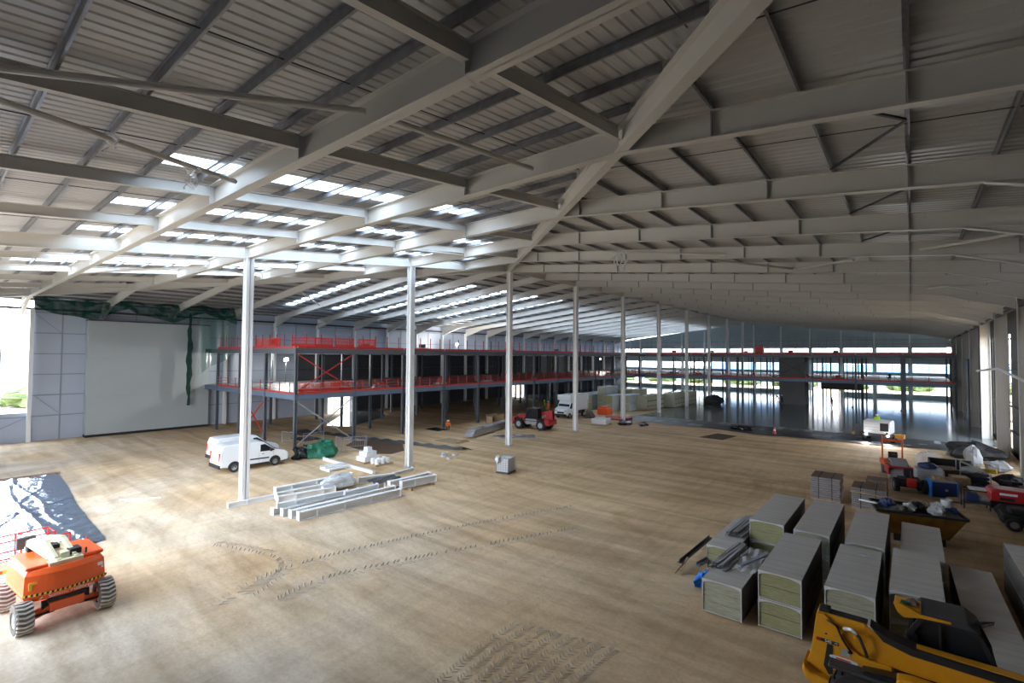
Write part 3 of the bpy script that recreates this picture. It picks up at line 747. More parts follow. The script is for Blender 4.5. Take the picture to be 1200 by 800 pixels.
# stacked boards and materials on decks
rnd = random.Random(5)
spots = [(-44.8, 30, 9.19), (-45, 38, 9.19), (-44.6, 54, 9.19), (-44.8, 66, 9.19), (-45.5, 27, 4.98), (-46, 33, 4.98), (-45, 41, 4.98), (-45.4, 50, 4.98), (-45, 60, 4.98), (-45, 72, 4.98), (-45, 84, 4.98),
         (-38, 98, 4.98), (-33, 98.6, 4.98), (-27.5, 98.2, 4.98), (-12.6, 98.5, 4.98), (-9.6, 98.3, 4.98), (-30, 98, 9.19), (-24, 98.4, 9.19), (-16.6, 98.3, 9.19), (-9.9, 98.5, 9.19), (-37.5, 98, 9.19)]
for i, (x, y, z) in enumerate(spots):
    e = thing('material_stack', '%s small stack of boards and fittings stored on the mezzanine decks, counted near to far' % nth(i + 1), 'materials', (x, y, z), rnd.uniform(-.3, .3) + (PI / 2 if x < -43 else 0), 'stored materials on the mezzanine')
    q = MB()
    for k in range(3): q.box(-.9 + .05 * k, .9 - .1 * k, -.4, .4 - .03 * k, .1 * k + .004, .1 * k + .09)
    q.build('boards', rnd.choice(['silverboard', 'brownboard', 'straps']), e)
    MB().box(-.3, .4, -.25, .2, .30, .30 + rnd.uniform(.15, .5)).build('crate', rnd.choice(['red', 'dark', 'film', 'redbright']), e)
tag(MB().box(-22.6, -21.2, 99, 100.4, 9.2, 10.6).box(-22.7, -21.1, 98.9, 100.5, 10.6, 10.68).build('site_cabinet', 'redbright', bevel=.04), 'red cabinet standing on the upper far deck left of the grey tower', 'cabinet')
# grey tower
e = thing('lift_shaft', 'dark grey square lift shaft tower rising through the far mezzanine', 'tower', (-17.3, 101.5, 0))
MB().box(-1.75, 2.4, .0, 4.4, 0, 8.64).build('shaft_wall', 'concblock', e)
q = MB().box(-1.78, 2.43, -.03, 4.43, 4.4, 4.7); q.build('floor_band', 'mezzgrey', e)
tag(MB().box(-11.9, -6.2, 97, 99, 3.35, 4.42).build('duct_box', 'black'), 'black duct box hung under the lower far deck', 'duct')
tag(MB().box(6.0, 6.6, 92.5, 95.6, 0, 8.6).build('stair_core', 'dark'), 'tall dark steel post cluster where the far mezzanine meets the right wall', 'core')

# ------------------------------------------------------------------ site lamps
def lamp(x, y, z, lab, e_=900, stand=None):
    e = thing('flood_lamp', lab, 'lamp', (x, y, z), 0, None)
    MB().box(-.2, .2, -.2, .2, -.14, .14).build('housing', 'dark', e)
    MB().box(.2, .23, -.17, .17, -.12, .12).build('lens', 'lamp', e)
    MB().box(-.03, .03, -.3, .3, -.3, -.24).box(-.03, .03, -.3, -.25, -.3, .1).box(-.03, .03, .25, .3, -.3, .1).build('bracket', 'dark', e)
    if stand: MB().tube([(0, 0, -.2), (0, 0, stand - z)], .035, 6).build('stand', 'dark', e)
    l = bpy.data.lights.new('flood_light', 'POINT'); l.energy = e_; l.shadow_soft_size = .15; l.color = (1, .97, .9)
    lo = bpy.data.objects.new('bulb', l); COL.objects.link(lo); lo.parent = e; lo.location = (.5, -.1, 0)
lamp(-60, 29, 8.0, 'lit flood lamp glaring between the two decks behind the front column', 700, 4.98)
lamp(-62, 60.2, 10.6, 'lit flood lamp glaring above the upper side deck by the left wall', 700, 9.19)
lamp(-58, 104, 8.0, 'small lit flood lamp far off at the end of the side mezzanine', 500, 4.98)

# ------------------------------------------------------------------ outside
struct(MB().grid(lambda u, v: (-400 + 700 * u, -200 + 700 * v, -.25), 8, 8).build('ground_outside', 'grass'))
tag(MB().box(-60, 40, 196, 215, -.2, 6.5).build('distant_warehouse', 'bluebuild'), 'long blue warehouse seen through the far windows', 'building')
tag(MB().box(-90, 40, 190, 196, -.2, 3.4).build('distant_depot', 'whitebuild'), 'low white depot in front of the blue warehouse outside', 'building')
def hedge(c, r, seed, lab):
    t = MB(); rn = random.Random(seed)
    for i in range(9): t.blob((c[0] + rn.uniform(-r[0], r[0]), c[1] + rn.uniform(-r[1], r[1]), r[2] * rn.uniform(.3, .6)), (rn.uniform(2, 3), rn.uniform(2, 3), r[2] * rn.uniform(.4, .6)), seed * 20 + i, 14, rough=.5)
    tag(t.build('tree_clump', 'leaf'), lab, 'trees', 'tree clumps outside')
for i in range(9): hedge((-84 + 14 * i, 168, 0), (3.2, 2, 2.6), i + 1, nth(i + 1) + ' green tree clump from the left outside the far windows')
for i, (x, y) in enumerate([(-110, 14), (-118, 1), (-108, -12), (-128, 26)]): hedge((x, y, 0), (3, 3.5, 2.3), 40 + i, nth(i + 1) + ' green bush clump outside the open bay in the left wall')

# ------------------------------------------------------------------ people
def person(name, label, loc, rot, pose, top='hiviz', leg='cloth', scale=1.0, helmet=True):
    # pose: dict joint -> position ; simple adult skeleton
    J = dict(pelvis=(0, 0, .95), belly=(0, 0, 1.12), chest=(0, 0, 1.36), neck=(0, 0, 1.50), head=(0, .02, 1.62), crown=(0, .01, 1.76),
             lhip=(-.10, 0, .90), lknee=(-.11, .03, .50), lank=(-.12, -.02, .09), ltoe=(-.13, .16, .04),
             rhip=(.10, 0, .90), rknee=(.11, .03, .50), rank=(.12, -.02, .09), rtoe=(.13, .16, .04),
             lsh=(-.19, 0, 1.43), lelb=(-.25, -.01, 1.14), lwri=(-.24, .10, .90), lhand=(-.23, .14, .82),
             rsh=(.19, 0, 1.43), relb=(.25, -.01, 1.14), rwri=(.24, .10, .90), rhand=(.23, .14, .82))
    J.update(pose)
    rad = dict(pelvis=.15, belly=.14, chest=.16, neck=.06, head=.095, crown=.07, lhip=.10, lknee=.065, lank=.05, ltoe=.045, lsh=.075, lelb=.05, lwri=.036, lhand=.045)
    for k_ in list(rad):
        if k_[0] == 'l': rad['r' + k_[1:]] = rad[k_]
    E = [('pelvis', 'belly'), ('belly', 'chest'), ('chest', 'neck'), ('neck', 'head'), ('head', 'crown')]
    for s in 'lr': E += [('pelvis', s + 'hip'), (s + 'hip', s + 'knee'), (s + 'knee', s + 'ank'), (s + 'ank', s + 'toe'), ('chest', s + 'sh'), (s + 'sh', s + 'elb'), (s + 'elb', s + 'wri'), (s + 'wri', s + 'hand')]
    keys = list(J); P = [Vector(J[k_]) for k_ in keys]; edges = [(keys.index(a), keys.index(b_)) for a, b_ in E]; radii = [rad[k_] for k_ in keys]
    for s in 'lr':   # five short fingers on each hand
        h = Vector(J[s + 'hand']); w = Vector(J[s + 'wri']); d = (h - w).normalized(); side = d.cross(Vector((0, 1, .3))).normalized(); hi = keys.index(s + 'hand')
        for f in range(5):
            o = h + side * (.018 * (f - 2)) + d * .02; L = (.05, .075, .085, .075, .06)[f]
            a = o + d * L * .6; b_ = a + d * L * .4 + Vector((0, .015, 0)); i0 = len(P); P += [a, b_]; radii += [.010, .009]; edges += [(hi, i0), (i0, i0 + 1)]
    me = bpy.data.meshes.new('p'); me.from_pydata(P, edges, []); ob = bpy.data.objects.new('p', me); COL.objects.link(ob)
    sk = ob.modifiers.new('s', 'SKIN'); me.skin_vertices or None
    for i, r_ in enumerate(radii):
        me.skin_vertices[0].data[i].radius = (r_, r_ * (.8 if keys[i:i + 1] and keys[i] in ('pelvis', 'belly', 'chest') else 1)); me.skin_vertices[0].data[i].use_root = (i == 0)
    sb = ob.modifiers.new('u', 'SUBSURF'); sb.levels = 1; sb.render_levels = 1
    bpy.context.view_layer.update()
    m2 = bpy.data.meshes.new_from_object(ob.evaluated_get(bpy.context.evaluated_depsgraph_get())); bpy.data.objects.remove(ob)
    m2.materials.clear()
    for n_ in (top, leg, 'skin', 'black'): m2.materials.append(M[n_])
    groups = {'leg': [k_ for k_ in keys if k_[1:] in ('hip', 'knee')] + ['pelvis'], 'skin': ['head', 'crown', 'lhand', 'rhand'], 'boot': ['lank', 'rank', 'ltoe', 'rtoe']}
    for p in m2.polygons:
        c = p.center; k_ = min(keys, key=lambda q: (Vector(J[q]) - c).length)
        p.material_index = 1 if k_ in groups['leg'] else 2 if k_ in groups['skin'] else 3 if k_ in groups['boot'] else 0
        p.use_smooth = True
    zmin = min(v.co.z for v in m2.vertices)
    e = thing('person', label, 'person', loc, rot)
    b_ = bpy.data.objects.new('body', m2); COL.objects.link(b_); b_.parent = e; b_.location = (0, 0, -zmin)
    b_.scale = (scale,) * 3
    if helmet:
        h = Vector(J['head'])
        q = MB().lathe([(.135, 0), (.13, .05), (.11, .10), (.06, .135), (.01, .145)], (h.x, h.y, h.z + .03 - zmin), n=14); q.box(h.x - .09, h.x + .09, h.y + .08, h.y + .19, h.z + .025 - zmin, h.z + .045 - zmin)
        q.build('helmet', 'helmet', e, smooth=True)
        f = MB().blob((h.x, h.y + .10, h.z - .01 - zmin), (.02, .03, .03), 1, 8, rough=0); f.build('nose', 'skin', e, smooth=True)
    return e
WALK = dict(lknee=(-.11, .22, .55), lank=(-.12, .26, .12), ltoe=(-.12, .42, .08), rank=(.12, -.3, .12), rtoe=(.12, -.14, .04), lwri=(-.25, -.12, .92), lhand=(-.25, -.14, .84), rwri=(.25, .26, 1.0), rhand=(.25, .32, .94))
CROUCH = dict(pelvis=(0, -.15, .42), belly=(0, -.05, .58), chest=(0, .08, .80), neck=(0, .16, .94), head=(0, .22, 1.04), crown=(0, .24, 1.18),
              lhip=(-.11, -.12, .40), lknee=(-.16, .30, .48), lank=(-.13, .05, .09), ltoe=(-.13, .22, .04), rhip=(.11, -.12, .40), rknee=(.16, .30, .48), rank=(.13, .05, .09), rtoe=(.13, .22, .04),
              lsh=(-.19, .10, .88), lelb=(-.24, .30, .66), lwri=(-.15, .45, .45), lhand=(-.13, .50, .38), rsh=(.19, .10, .88), relb=(.24, .30, .66), rwri=(.15, .45, .45), rhand=(.13, .50, .38))
BEND = dict(belly=(0, .08, 1.08), chest=(0, .26, 1.25), neck=(0, .36, 1.34), head=(0, .44, 1.42), crown=(0, .5, 1.54), lsh=(-.19, .28, 1.30), lelb=(-.25, .36, 1.02), lwri=(-.2, .55, .85), lhand=(-.18, .62, .80),
            rsh=(.19, .28, 1.30), relb=(.25, .36, 1.02), rwri=(.2, .55, .85), rhand=(.18, .62, .80), lknee=(-.14, .1, .5), lank=(-.2, -.1, .09), ltoe=(-.2, .08, .04), rank=(.2, .1, .09), rtoe=(.2, .28, .04))
SIT = dict(lhip=(-.1, .05, .92), lknee=(-.14, .45, .90), lank=(-.14, .5, .50), ltoe=(-.14, .66, .46), rhip=(.1, .05, .92), rknee=(.14, .45, .90), rank=(.14, .5, .50), rtoe=(.14, .66, .46),
           lelb=(-.27, .12, 1.18), lwri=(-.16, .38, 1.15), lhand=(-.14, .45, 1.15), relb=(.27, .12, 1.18), rwri=(.16, .38, 1.15), rhand=(.14, .45, 1.15))
person('person', 'person in lime high-visibility vest standing left of the white box truck', (-44.13, 61.9, 0), 2.4, {}, 'hiviz', 'cloth')
person('person', 'person in full orange high-visibility clothing walking left of the white box truck', (-42.9, 61.2, 0), 1.2, WALK, 'hiorange', 'hiorange')
person('person', 'person in orange vest crouching at the foot of a mezzanine column', (-41.4, 38.9, 0), -2.0, CROUCH, 'hiorange', 'cloth')
person('person', 'person in dark top and orange trousers bending over the wet concrete floor far off', (-19.6, 103.8, .06), 1.9, BEND, 'cloth', 'hiorange')
person('person', 'person in dark clothing walking on the concrete beside the grey tower', (-18.4, 100.2, .06), -1.2, WALK, 'cloth', 'cloth')
person('person', 'person in red jacket walking on the concrete right of the grey tower', (-10.65, 99.75, .06), -.8, WALK, 'redmachine', 'cloth')
person('person', 'person in dark clothing crouching on the bright lower far deck', (-2.8, 102.2, 4.98), .6, CROUCH, 'cloth', 'cloth')

# ------------------------------------------------------------------ wheels
def wheel(parent, x, y, z, r, w, out=1, tread=0, tm='tyre', n=26):
    t = MB().lathe([(r * .55, -w / 2), (r * .9, -w / 2), (r, -w * .36), (r, w * .36), (r * .9, w / 2), (r * .55, w / 2), (r * .55, -w / 2)], Z3, 'y', n, 0, False)
    if tread:
        for k in range(tread):
            a = 2 * PI * k / tread
            for s in (-1, 1):
                a2 = a + s * .0; c, sn = math.cos(a2), math.sin(a2)
                rr = r + (.008 if tm != 'tyre' else 0); p = (rr * c, s * .0, rr * sn); q = (rr * math.cos(a + .12), s * w * .47, rr * math.sin(a + .12))
                t.bar(p, q, .05 * r / .45, .05, 1 if tm != 'tyre' else 0, up=(c, 0, sn))
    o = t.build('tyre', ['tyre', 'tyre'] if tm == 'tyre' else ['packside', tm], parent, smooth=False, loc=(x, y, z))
    d = MB().lathe([(r * .54, -w * .36), (r * .54, w * .36)], Z3, 'y', n)
    s = out
    d.lathe([(r * .56, s * w * .40), (r * .50, s * w * .46), (r * .40, s * w * .34), (r * .2, s * w * .36), (r * .18, s * w * .46), (.01, s * w * .46)], Z3, 'y', n)
    for k in range(6):
        a = PI * k / 3; d.lathe([(.018, s * w * .34), (.018, s * w * .42)], (r * .31 * math.cos(a), 0, r * .31 * math.sin(a)), 'y', 6)
    rim = d.build('rim', 'rim', o)
    return o

# ------------------------------------------------------------------ panel vans
def panel_van(label, loc, rot, plain=False):
    e = thing('panel_van', label, 'van', loc, rot)     # faces +x, wheels at z 0
    # body: profile lofted across the width with tumblehome
    side = [(-2.46, .42), (-2.50, .75), (-2.44, 1.55), (-2.30, 1.90), (-1.9, 1.97), (.2, 1.97), (.62, 1.90), (1.42, 1.27), (2.18, 1.08), (2.42, .92), (2.50, .62), (2.46, .36), (1.95, .30), (-1.2, .30)]
    def half(z): return .98 if z < 1.15 else .98 - (z - 1.15) * .16
    n = len(side); ys = [-1, -.93, .93, 1]; vs = []
    cx, cz = 0, 1.0
    for yy in ys:
        k_ = 1 if abs(yy) < 1 else .965
        for x, z in side: vs.append((cx + (x - cx) * k_, yy * half(z), cz + (z - cz) * k_))
    fs = [tuple(range(n)), tuple(range(4 * n - 1, 3 * n - 1, -1))]
    for r_ in range(3): fs += [(r_ * n + k_, (r_ + 1) * n + k_, (r_ + 1) * n + (k_ + 1) % n, r_ * n + (k_ + 1) % n) for k_ in range(n)]
    MB().add(vs, fs).build('body', 'vanwhite', e, bevel=.05)
    for s in (-1, 1):
        f = lambda x, z, o=0: (x, s * (half(z) + .008 + o), z)
        # cab side window with sloping front edge
        poly = [(.30, 1.22), (.34, 1.72), (.66, 1.74), (1.36, 1.26), (1.34, 1.20)]
        MB().add([f(*p) for p in poly] + [f(p[0], p[1], -.03) for p in poly], [tuple(range(5)), tuple(range(9, 4, -1))]).build('side_window', 'glassdark', e)
        MB().bar((-.9, s * .985, .74), (.95, s * .985, .70), .03, .09).build('side_moulding', 'black', e)
        MB().box(-1.1, .95, s * .975 - .02, s * .975 + .02, .28, .40).build('sill', 'black', e)
        for xw in (-1.53, 1.40):
            a = [(xw + .43 * math.cos(t * PI / 10), .36 + .43 * math.sin(t * PI / 10)) for t in range(11)]
            q = MB(); q.add([(x, s * .99, z) for x, z in a] + [(xw + .36 * math.cos(t * PI / 10), s * .99, .36 + .36 * math.sin(t * PI / 10)) for t in range(11)], [(t, t + 1, 12 + t, 11 + t) for t in range(10)])
            q.add([(x, s * .993, z) for x, z in a] + [(xw + .43, s * .993, .30), (xw - .43, s * .993, .30)], [tuple(range(13))])
            q.build('wheel_arch', 'black', e)
            wheel(e, xw, s * .905, .345, .345, .22, s)
        MB().box(-2.49, -2.40, s * .80 - .09, s * .80 + .09, .85, 1.45).build('tail_lamp', 'lampred', e, bevel=.02)
        MB().add([(2.12, s * .95, 1.05), (2.44, s * .75, .90), (2.46, s * .62, .78), (2.3, s * .97, .80)], [(0, 1, 2, 3)]).build('headlamp', 'lampclear', e, solid=.05)
        q = MB().box(.98, 1.12, s * 1.0 - .02, s * 1.18 + .02, 1.18, 1.42) if s > 0 else MB().box(.98, 1.12, -1.20, -.98, 1.18, 1.42)
        q.build('door_mirror', 'black', e, bevel=.03)
        MB().box(.42, .56, s * .99 - .01, s * .99 + .012, 1.02, 1.06).build('door_handle', 'black', e)
        q = MB()
        for xx in (.22, 1.28, -1.05): q.box(xx - .006, xx + .006, s * .985 - .002, s * .985 + .002, .45, 1.2)
        q.build('door_seam', 'straps', e)
    MB().add([(.66, -.78, 1.915), (.66, .78, 1.915), (1.44, .88, 1.29), (1.44, -.88, 1.29)], [(0, 1, 2, 3)]).build('windscreen', 'glassdark', e, solid=.02)
    MB().box(2.40, 2.53, -.90, .90, .30, .62).build('front_bumper', 'black', e, bevel=.04)
    MB().box(-2.56, -2.44, -.94, .94, .34, .60).build('rear_bumper', 'black', e, bevel=.04)
    MB().box(2.42, 2.505, -.55, .55, .68, .84).build('grille', 'black', e)
    q = MB().box(-2.505, -2.49, -.005, .005, .62, 1.8); q.build('rear_door_seam', 'straps', e)
    if not plain:
        MB().box(-2.52, -2.50, -.26, .26, .66, .77).build('number_plate', 'hazy', e)
    return e
panel_van('clean white panel van parked beyond the front column, nearer of the two vans', (-39.15, 16.35, 0), PI / 2)
panel_van('white van parked close behind the nearer panel van, mostly hidden by it', (-42.7, 17.3, 0), PI / 2, True)

# white box truck
e = thing('box_truck', 'white box truck with a tall square body parked facing the camera', 'truck', (-37.6, 56.6, 0), -PI / 2 + .02)   # faces +x local
MB().prism([(-1.5, .55), (-1.5, 2.35), (-1.25, 2.38), (-.75, 1.55), (-.05, 1.30), (.06, .9), (.06, .38), (-1.5, .38)], -1.0, 1.0).build('cab', 'vanwhite', e, bevel=.06)
MB().add([(-1.20, -.86, 2.26), (-1.20, .86, 2.26), (-.76, .9, 1.60), (-.76, -.9, 1.60)], [(0, 1, 2, 3)]).build('windscreen', 'glassdark', e, solid=.03)
for s in (-1, 1):
    MB().prism([(-1.42, 1.35), (-1.42, 2.05), (-1.15, 2.05), (-.80, 1.50), (-.80, 1.35)], s * 1.0 - .01, s * 1.0 + .01).build('side_window', 'glassdark', e)
    MB().box(-.06, .08, s * .75 - .2, s * .75 + .2, .95, 1.15).build('headlamp', 'lampclear', e, bevel=.02)
    MB().box(-.95, -.82, s * 1.16 - .1, s * 1.16 + .1, 1.35, 1.75).build('door_mirror', 'black', e, bevel=.03)
    wheel(e, -.75, s * .93, .36, .36, .22, s); wheel(e, -4.5, s * .93, .36, .36, .24, s)
MB().box(.02, .10, -.95, .95, .32, .62).build('front_bumper', 'black', e, bevel=.03)
MB().box(.05, .075, -.55, .55, .68, .92).build('grille', 'black', e)
MB().box(-5.9, -1.55, -1.06, 1.06, .95, 3.18).box(-1.6, -.8, -1.06, 1.06, 2.42, 3.18).build('cargo_box', 'vanwhite', e, bevel=.05)
MB().box(-5.9, -1.0, -.45, .45, .45, .80).build('chassis', 'black', e)
MB().box(-3.9, -1.6, 1.0, 1.04, .45, .85).box(-3.9, -1.6, -1.04, -1.0, .45, .85).build('side_guard', 'dark', e)

# ------------------------------------------------------------------ orange articulated boom lift
e = thing('boom_lift', 'orange wheeled boom lift with cream folded booms beside the foil sheet', 'boom lift', (-22.35, 3.15, 0), R(5))
for (x, y, s) in ((1.12, -1.0, -1), (1.12, 1.0, 1), (-1.22, -1.0, -1), (-1.22, 1.0, 1)):
    wheel(e, x, y, .46, .46, .42, s, 22, 'tyregrey')
t = MB().box(-1.5, 1.35, -.42, .42, .46, .74).prism([(-.8, .40), (-.45, .62), (.45, .62), (.8, .40), (.8, .30), (.35, .42), (-.35, .42), (-.8, .30)], 1.0, 1.22, ax='x')
t.bar((1.12, -.85, .47), (1.12, -.30, .58), .16, .14).bar((1.12, .85, .47), (1.12, .30, .58), .16, .14).box(-1.32, -1.12, -.85, .85, .42, .56)
t.build('chassis', 'orange', e, bevel=.02)
MB().box(1.22, 1.30, -.36, .36, .52, .76).build('axle_cover', 'orange', e, bevel=.02)
t = MB().box(1.18, 1.33, -.46, .46, .76, .86).box(1.1, 1.2, -.58, -.42, .5, .80).box(1.1, 1.2, .42, .58, .5, .80)
for s in (-1, 1): t.tube([(1.27, s * .3, .45), (1.27, s * .8, .44)], .035, 8)
t.build('axle_guard', 'black', e)
MB().lathe([(.55, .74), (.55, .92)], (0, 0, 0), n=24).build('slew_ring', 'black', e)
# turntable body with a bowed rear face
def body(z0, z1, grow=0, m='orange', name='turntable_hood', inset=0):
    pts = []
    for k_ in range(13):
        y = -1.02 + 2.04 * k_ / 12; pts.append((1.15 + .25 * (1 - (y / 1.02) ** 2) + grow, y * (1 + grow / 1.1)))
    pts += [(-.9, 1.06 + grow), (-1.1, .9), (-1.1, -.9), (-.9, -1.06 - grow)]
    return pts
t = MB(); lo = body(0, 0, -.10); mid = body(0, 0, 0); hi = body(0, 0, -.14); n = len(lo)
rings = [(lo, .86), (mid, 1.06), (body(0, 0, -.02), 1.12), (body(0, 0, -.05), 1.66), (hi, 1.80)]
vs = [(x, y, z) for ring, z in rings for x, y in ring]
fs = [tuple(range(n))[::-1], tuple(range(4 * n, 5 * n))] + [(r_ * n + k_, r_ * n + (k_ + 1) % n, (r_ + 1) * n + (k_ + 1) % n, (r_ + 1) * n + k_) for r_ in range(4) for k_ in range(n)]
t.add(vs, fs); t.build('counterweight_body', 'orange', e)
t = MB(); pts = body(0, 0, .012)[:13]
for k_ in range(12):
    for h in range(3):
        f0 = (k_ * 3 + h) / 36; f1 = (k_ * 3 + h + 1) / 36
        def at(f): 
            j = min(int(f * 12), 11); r_ = f * 12 - j; a, b_ = pts[j], pts[j + 1]; return (a[0] + (b_[0] - a[0]) * r_, a[1] + (b_[1] - a[1]) * r_)
        a, b_ = at(f0), at(f1); sh = .012
        t.add([(a[0], a[1], 1.065), (b_[0], b_[1], 1.065), (b_[0] - sh * .1, b_[1] + sh, 1.13), (a[0] - sh * .1, a[1] + sh, 1.13)], [(0, 1, 2, 3)], (k_ * 3 + h) % 2)
t.build('hazard_stripe', ['hazy', 'black'], e, solid=.004)
text('Summit Platforms', .16, 'vanwhite', e, (1.365, .1, .985), (R(70), 0, R(90)), 'lettering')
MB().add([(1.37, -.70, .93), (1.375, -.62, 1.03), (1.375, -.58, .95), (1.375, -.60, 1.00)], [(0, 1, 3), (1, 2, 3)]).build('logo_mark', 'vanwhite', e, solid=.004)
MB().box(1.20, 1.225, -.90, -.82, 1.25, 1.45).box(1.20, 1.23, -.90, -.70, 1.41, 1.47).build('yellow_decal', 'hazy', e)
MB().box(1.16, 1.20, .78, .92, 1.45, 1.55).box(1.17, 1.195, .88, .94, 1.36, 1.42).build('white_decal', 'vanwhite', e)
MB().box(-.6, 1.05, -.95, -.30, 1.80, 1.90).build('hood_left', 'orange', e, bevel=.04)
MB().box(-.6, 1.05, .42, .98, 1.80, 1.93).build('hood_right', 'orange', e, bevel=.05)
t = MB()
for y in (-.22, .22):
    t.bar((1.05, y + .05, 1.86), (-.55, y - .35, 2.25), .13, .20).bar((-.55, y - .3, 2.25), (-1.5, y - .2, 1.75), .13, .18)
    t.bar((.95, y, 1.95), (.2, y - .1, 2.35), .10, .16).bar((.2, y - .1, 2.35), (-1.0, y - .2, 2.15), .11, .16)
t.box(.85, 1.15, -.42, .42, 1.78, 1.92); t.bar((.95, .0, 1.98), (-2.6, .1, 1.55), .22, .24)
t.build('folded_boom', 'cream', e)
for bb in ((.55, .95, .12, .42, 1.95, 2.14), (-.1, .3, -.28, .02, 2.08, 2.22), (-.9, -.6, -.60, -.42, 1.9, 2.25)): MB().box(*bb).build('boom_cylinder_cover', 'black', e, bevel=.03)
MB().tube([(.98, .52, 1.88), (.98, .52, 2.1)], .03, 8).build('beacon', 'dark', e)
# basket
b_ = MB(); bx0, bx1, by0, by1, bz = -3.5, -2.65, -1.25, .55, .75
b_.box(bx0, bx1, by0, by1, bz, bz + .12)
fl = b_.build('basket_floor', 'orange', e)
t = MB()
for i in range(12): t.box(bx1 - .002, bx1 + .008, by0 + .15 * i, by0 + .15 * i + .075, bz + .01, bz + .11)
t.build('floor_stripe', 'hazy', fl)
t = MB()
for z in (bz + .5, bz + 1.1):
    t.tube([(bx0, by0, z), (bx1, by0, z), (bx1, by1, z), (bx0, by1, z), (bx0, by0, z)], .028, 6)
for x in (bx0, bx1):
    for y in (by0, (by0 + by1) / 2, by1): t.tube([(x, y, bz), (x, y, bz + 1.1)], .028, 6)
t.build('basket_rail', 'redbright', e)
MB().box(bx1 - .05, bx1 + .15, -.5, .0, bz + .75, bz + 1.15).build('control_box', 'dark', e, bevel=.02)
# second basket rails visible behind the hood
t = MB()
for (a, b__) in (((-1.9, .3, 1.5), (-1.9, 1.3, 1.5)), ((-1.9, .3, 1.1), (-1.9, 1.3, 1.1)), ((-1.9, .3, .9), (-1.9, .3, 1.9)), ((-1.9, 1.3, .9), (-1.9, 1.3, 1.6)), ((-1.9, .8, .9), (-1.9, .8, 1.9)), ((-1.9, .3, 1.9), (-1.9, .8, 1.9)), ((-1.9, 1.3, 1.1), (-1.1, 1.2, 1.1)), ((-1.9, .3, 1.1), (-1.1, .3, 1.1))): t.tube([a, b__], .03, 6)
t.build('jib_frame', 'redbright', e)

# foil sheet on the ground
def foilz(u, v):
    w = .02 * math.sin(75 * u + 7 * math.sin(17 * v)) * math.sin(43 * v + 5 * math.sin(23 * u)) * max(0, u - .35) + .012 * math.sin(26 * u + 5 * math.sin(5 * v)) + .010 * math.sin(21 * v + 9 * math.sin(6 * u))
    for a_, b__, c_ in ((.9, .35, .62), (.2, 1.0, .30), (.5, -.9, -.05), (-.3, 1.0, .55), (.7, .7, 1.05), (.05, 1.0, .8)): w += .05 * math.exp(-((a_ * u + b__ * v - c_ + .02 * math.sin(14 * u + 9 * v)) / .008) ** 2)
    w += .07 * math.exp(-((v - .30 - .05 * math.sin(6 * u)) / .02) ** 2) + .08 * math.exp(-((v - .56 + .03 * math.sin(8 * u)) / .02) ** 2) + .05 * math.exp(-((u - .45 - .3 * v) / .015) ** 2)
    return .03 + abs(w) * (1 if u < .97 else .3) + .03 * math.sin(60 * u + 31 * v) * math.sin(47 * v + 5 * math.sin(11 * u)) * max(0, 1 - v * 3) * u
def foilp(u, v):
    x = -47 + 18.3 * u; yt = 6.55 - .9 * u + .06 * math.sin(8 * u); yb = -1.2
    return (x + .12 * math.sin(9 * v), yt + (yb - yt) * v, max(.02, foilz(u, v)))
tag(MB().grid(foilp, 130, 70).build('foil_sheet', 'foil', smooth=True), 'large crumpled silver foil sheet spread on the ground behind the orange lift', 'foil sheet')
tag(MB().tube([(-28.6, 5.3, .06), (-28.55, 4.2, .07), (-28.6, 3.3, .06)], .06, 8).build('foil_roll_edge', 'dark'), 'dark rolled hem along the near edge of the foil sheet', 'hem')
tag(MB().tube([(-47.1, 6.7, .05), (-47.2, 3, .06), (-47.1, -1, .05)], .08, 8).build('board_edge', 'brownboard'), 'thin brown timber strip along the far edge of the foil sheet', 'timber')
for i, (p, q) in enumerate([(((-35.9, 7.7)), (-34.6, 9.4)), ((-35.2, 7.8), (-34.9, 8.9))]):
    tag(MB().bar((*p, .03), (*q, .03), .05, .05).build('white_lath', 'steelwhite'), ['longer', 'shorter'][i] + ' of two white laths lying on the sand right of the foil sheet', 'lath')

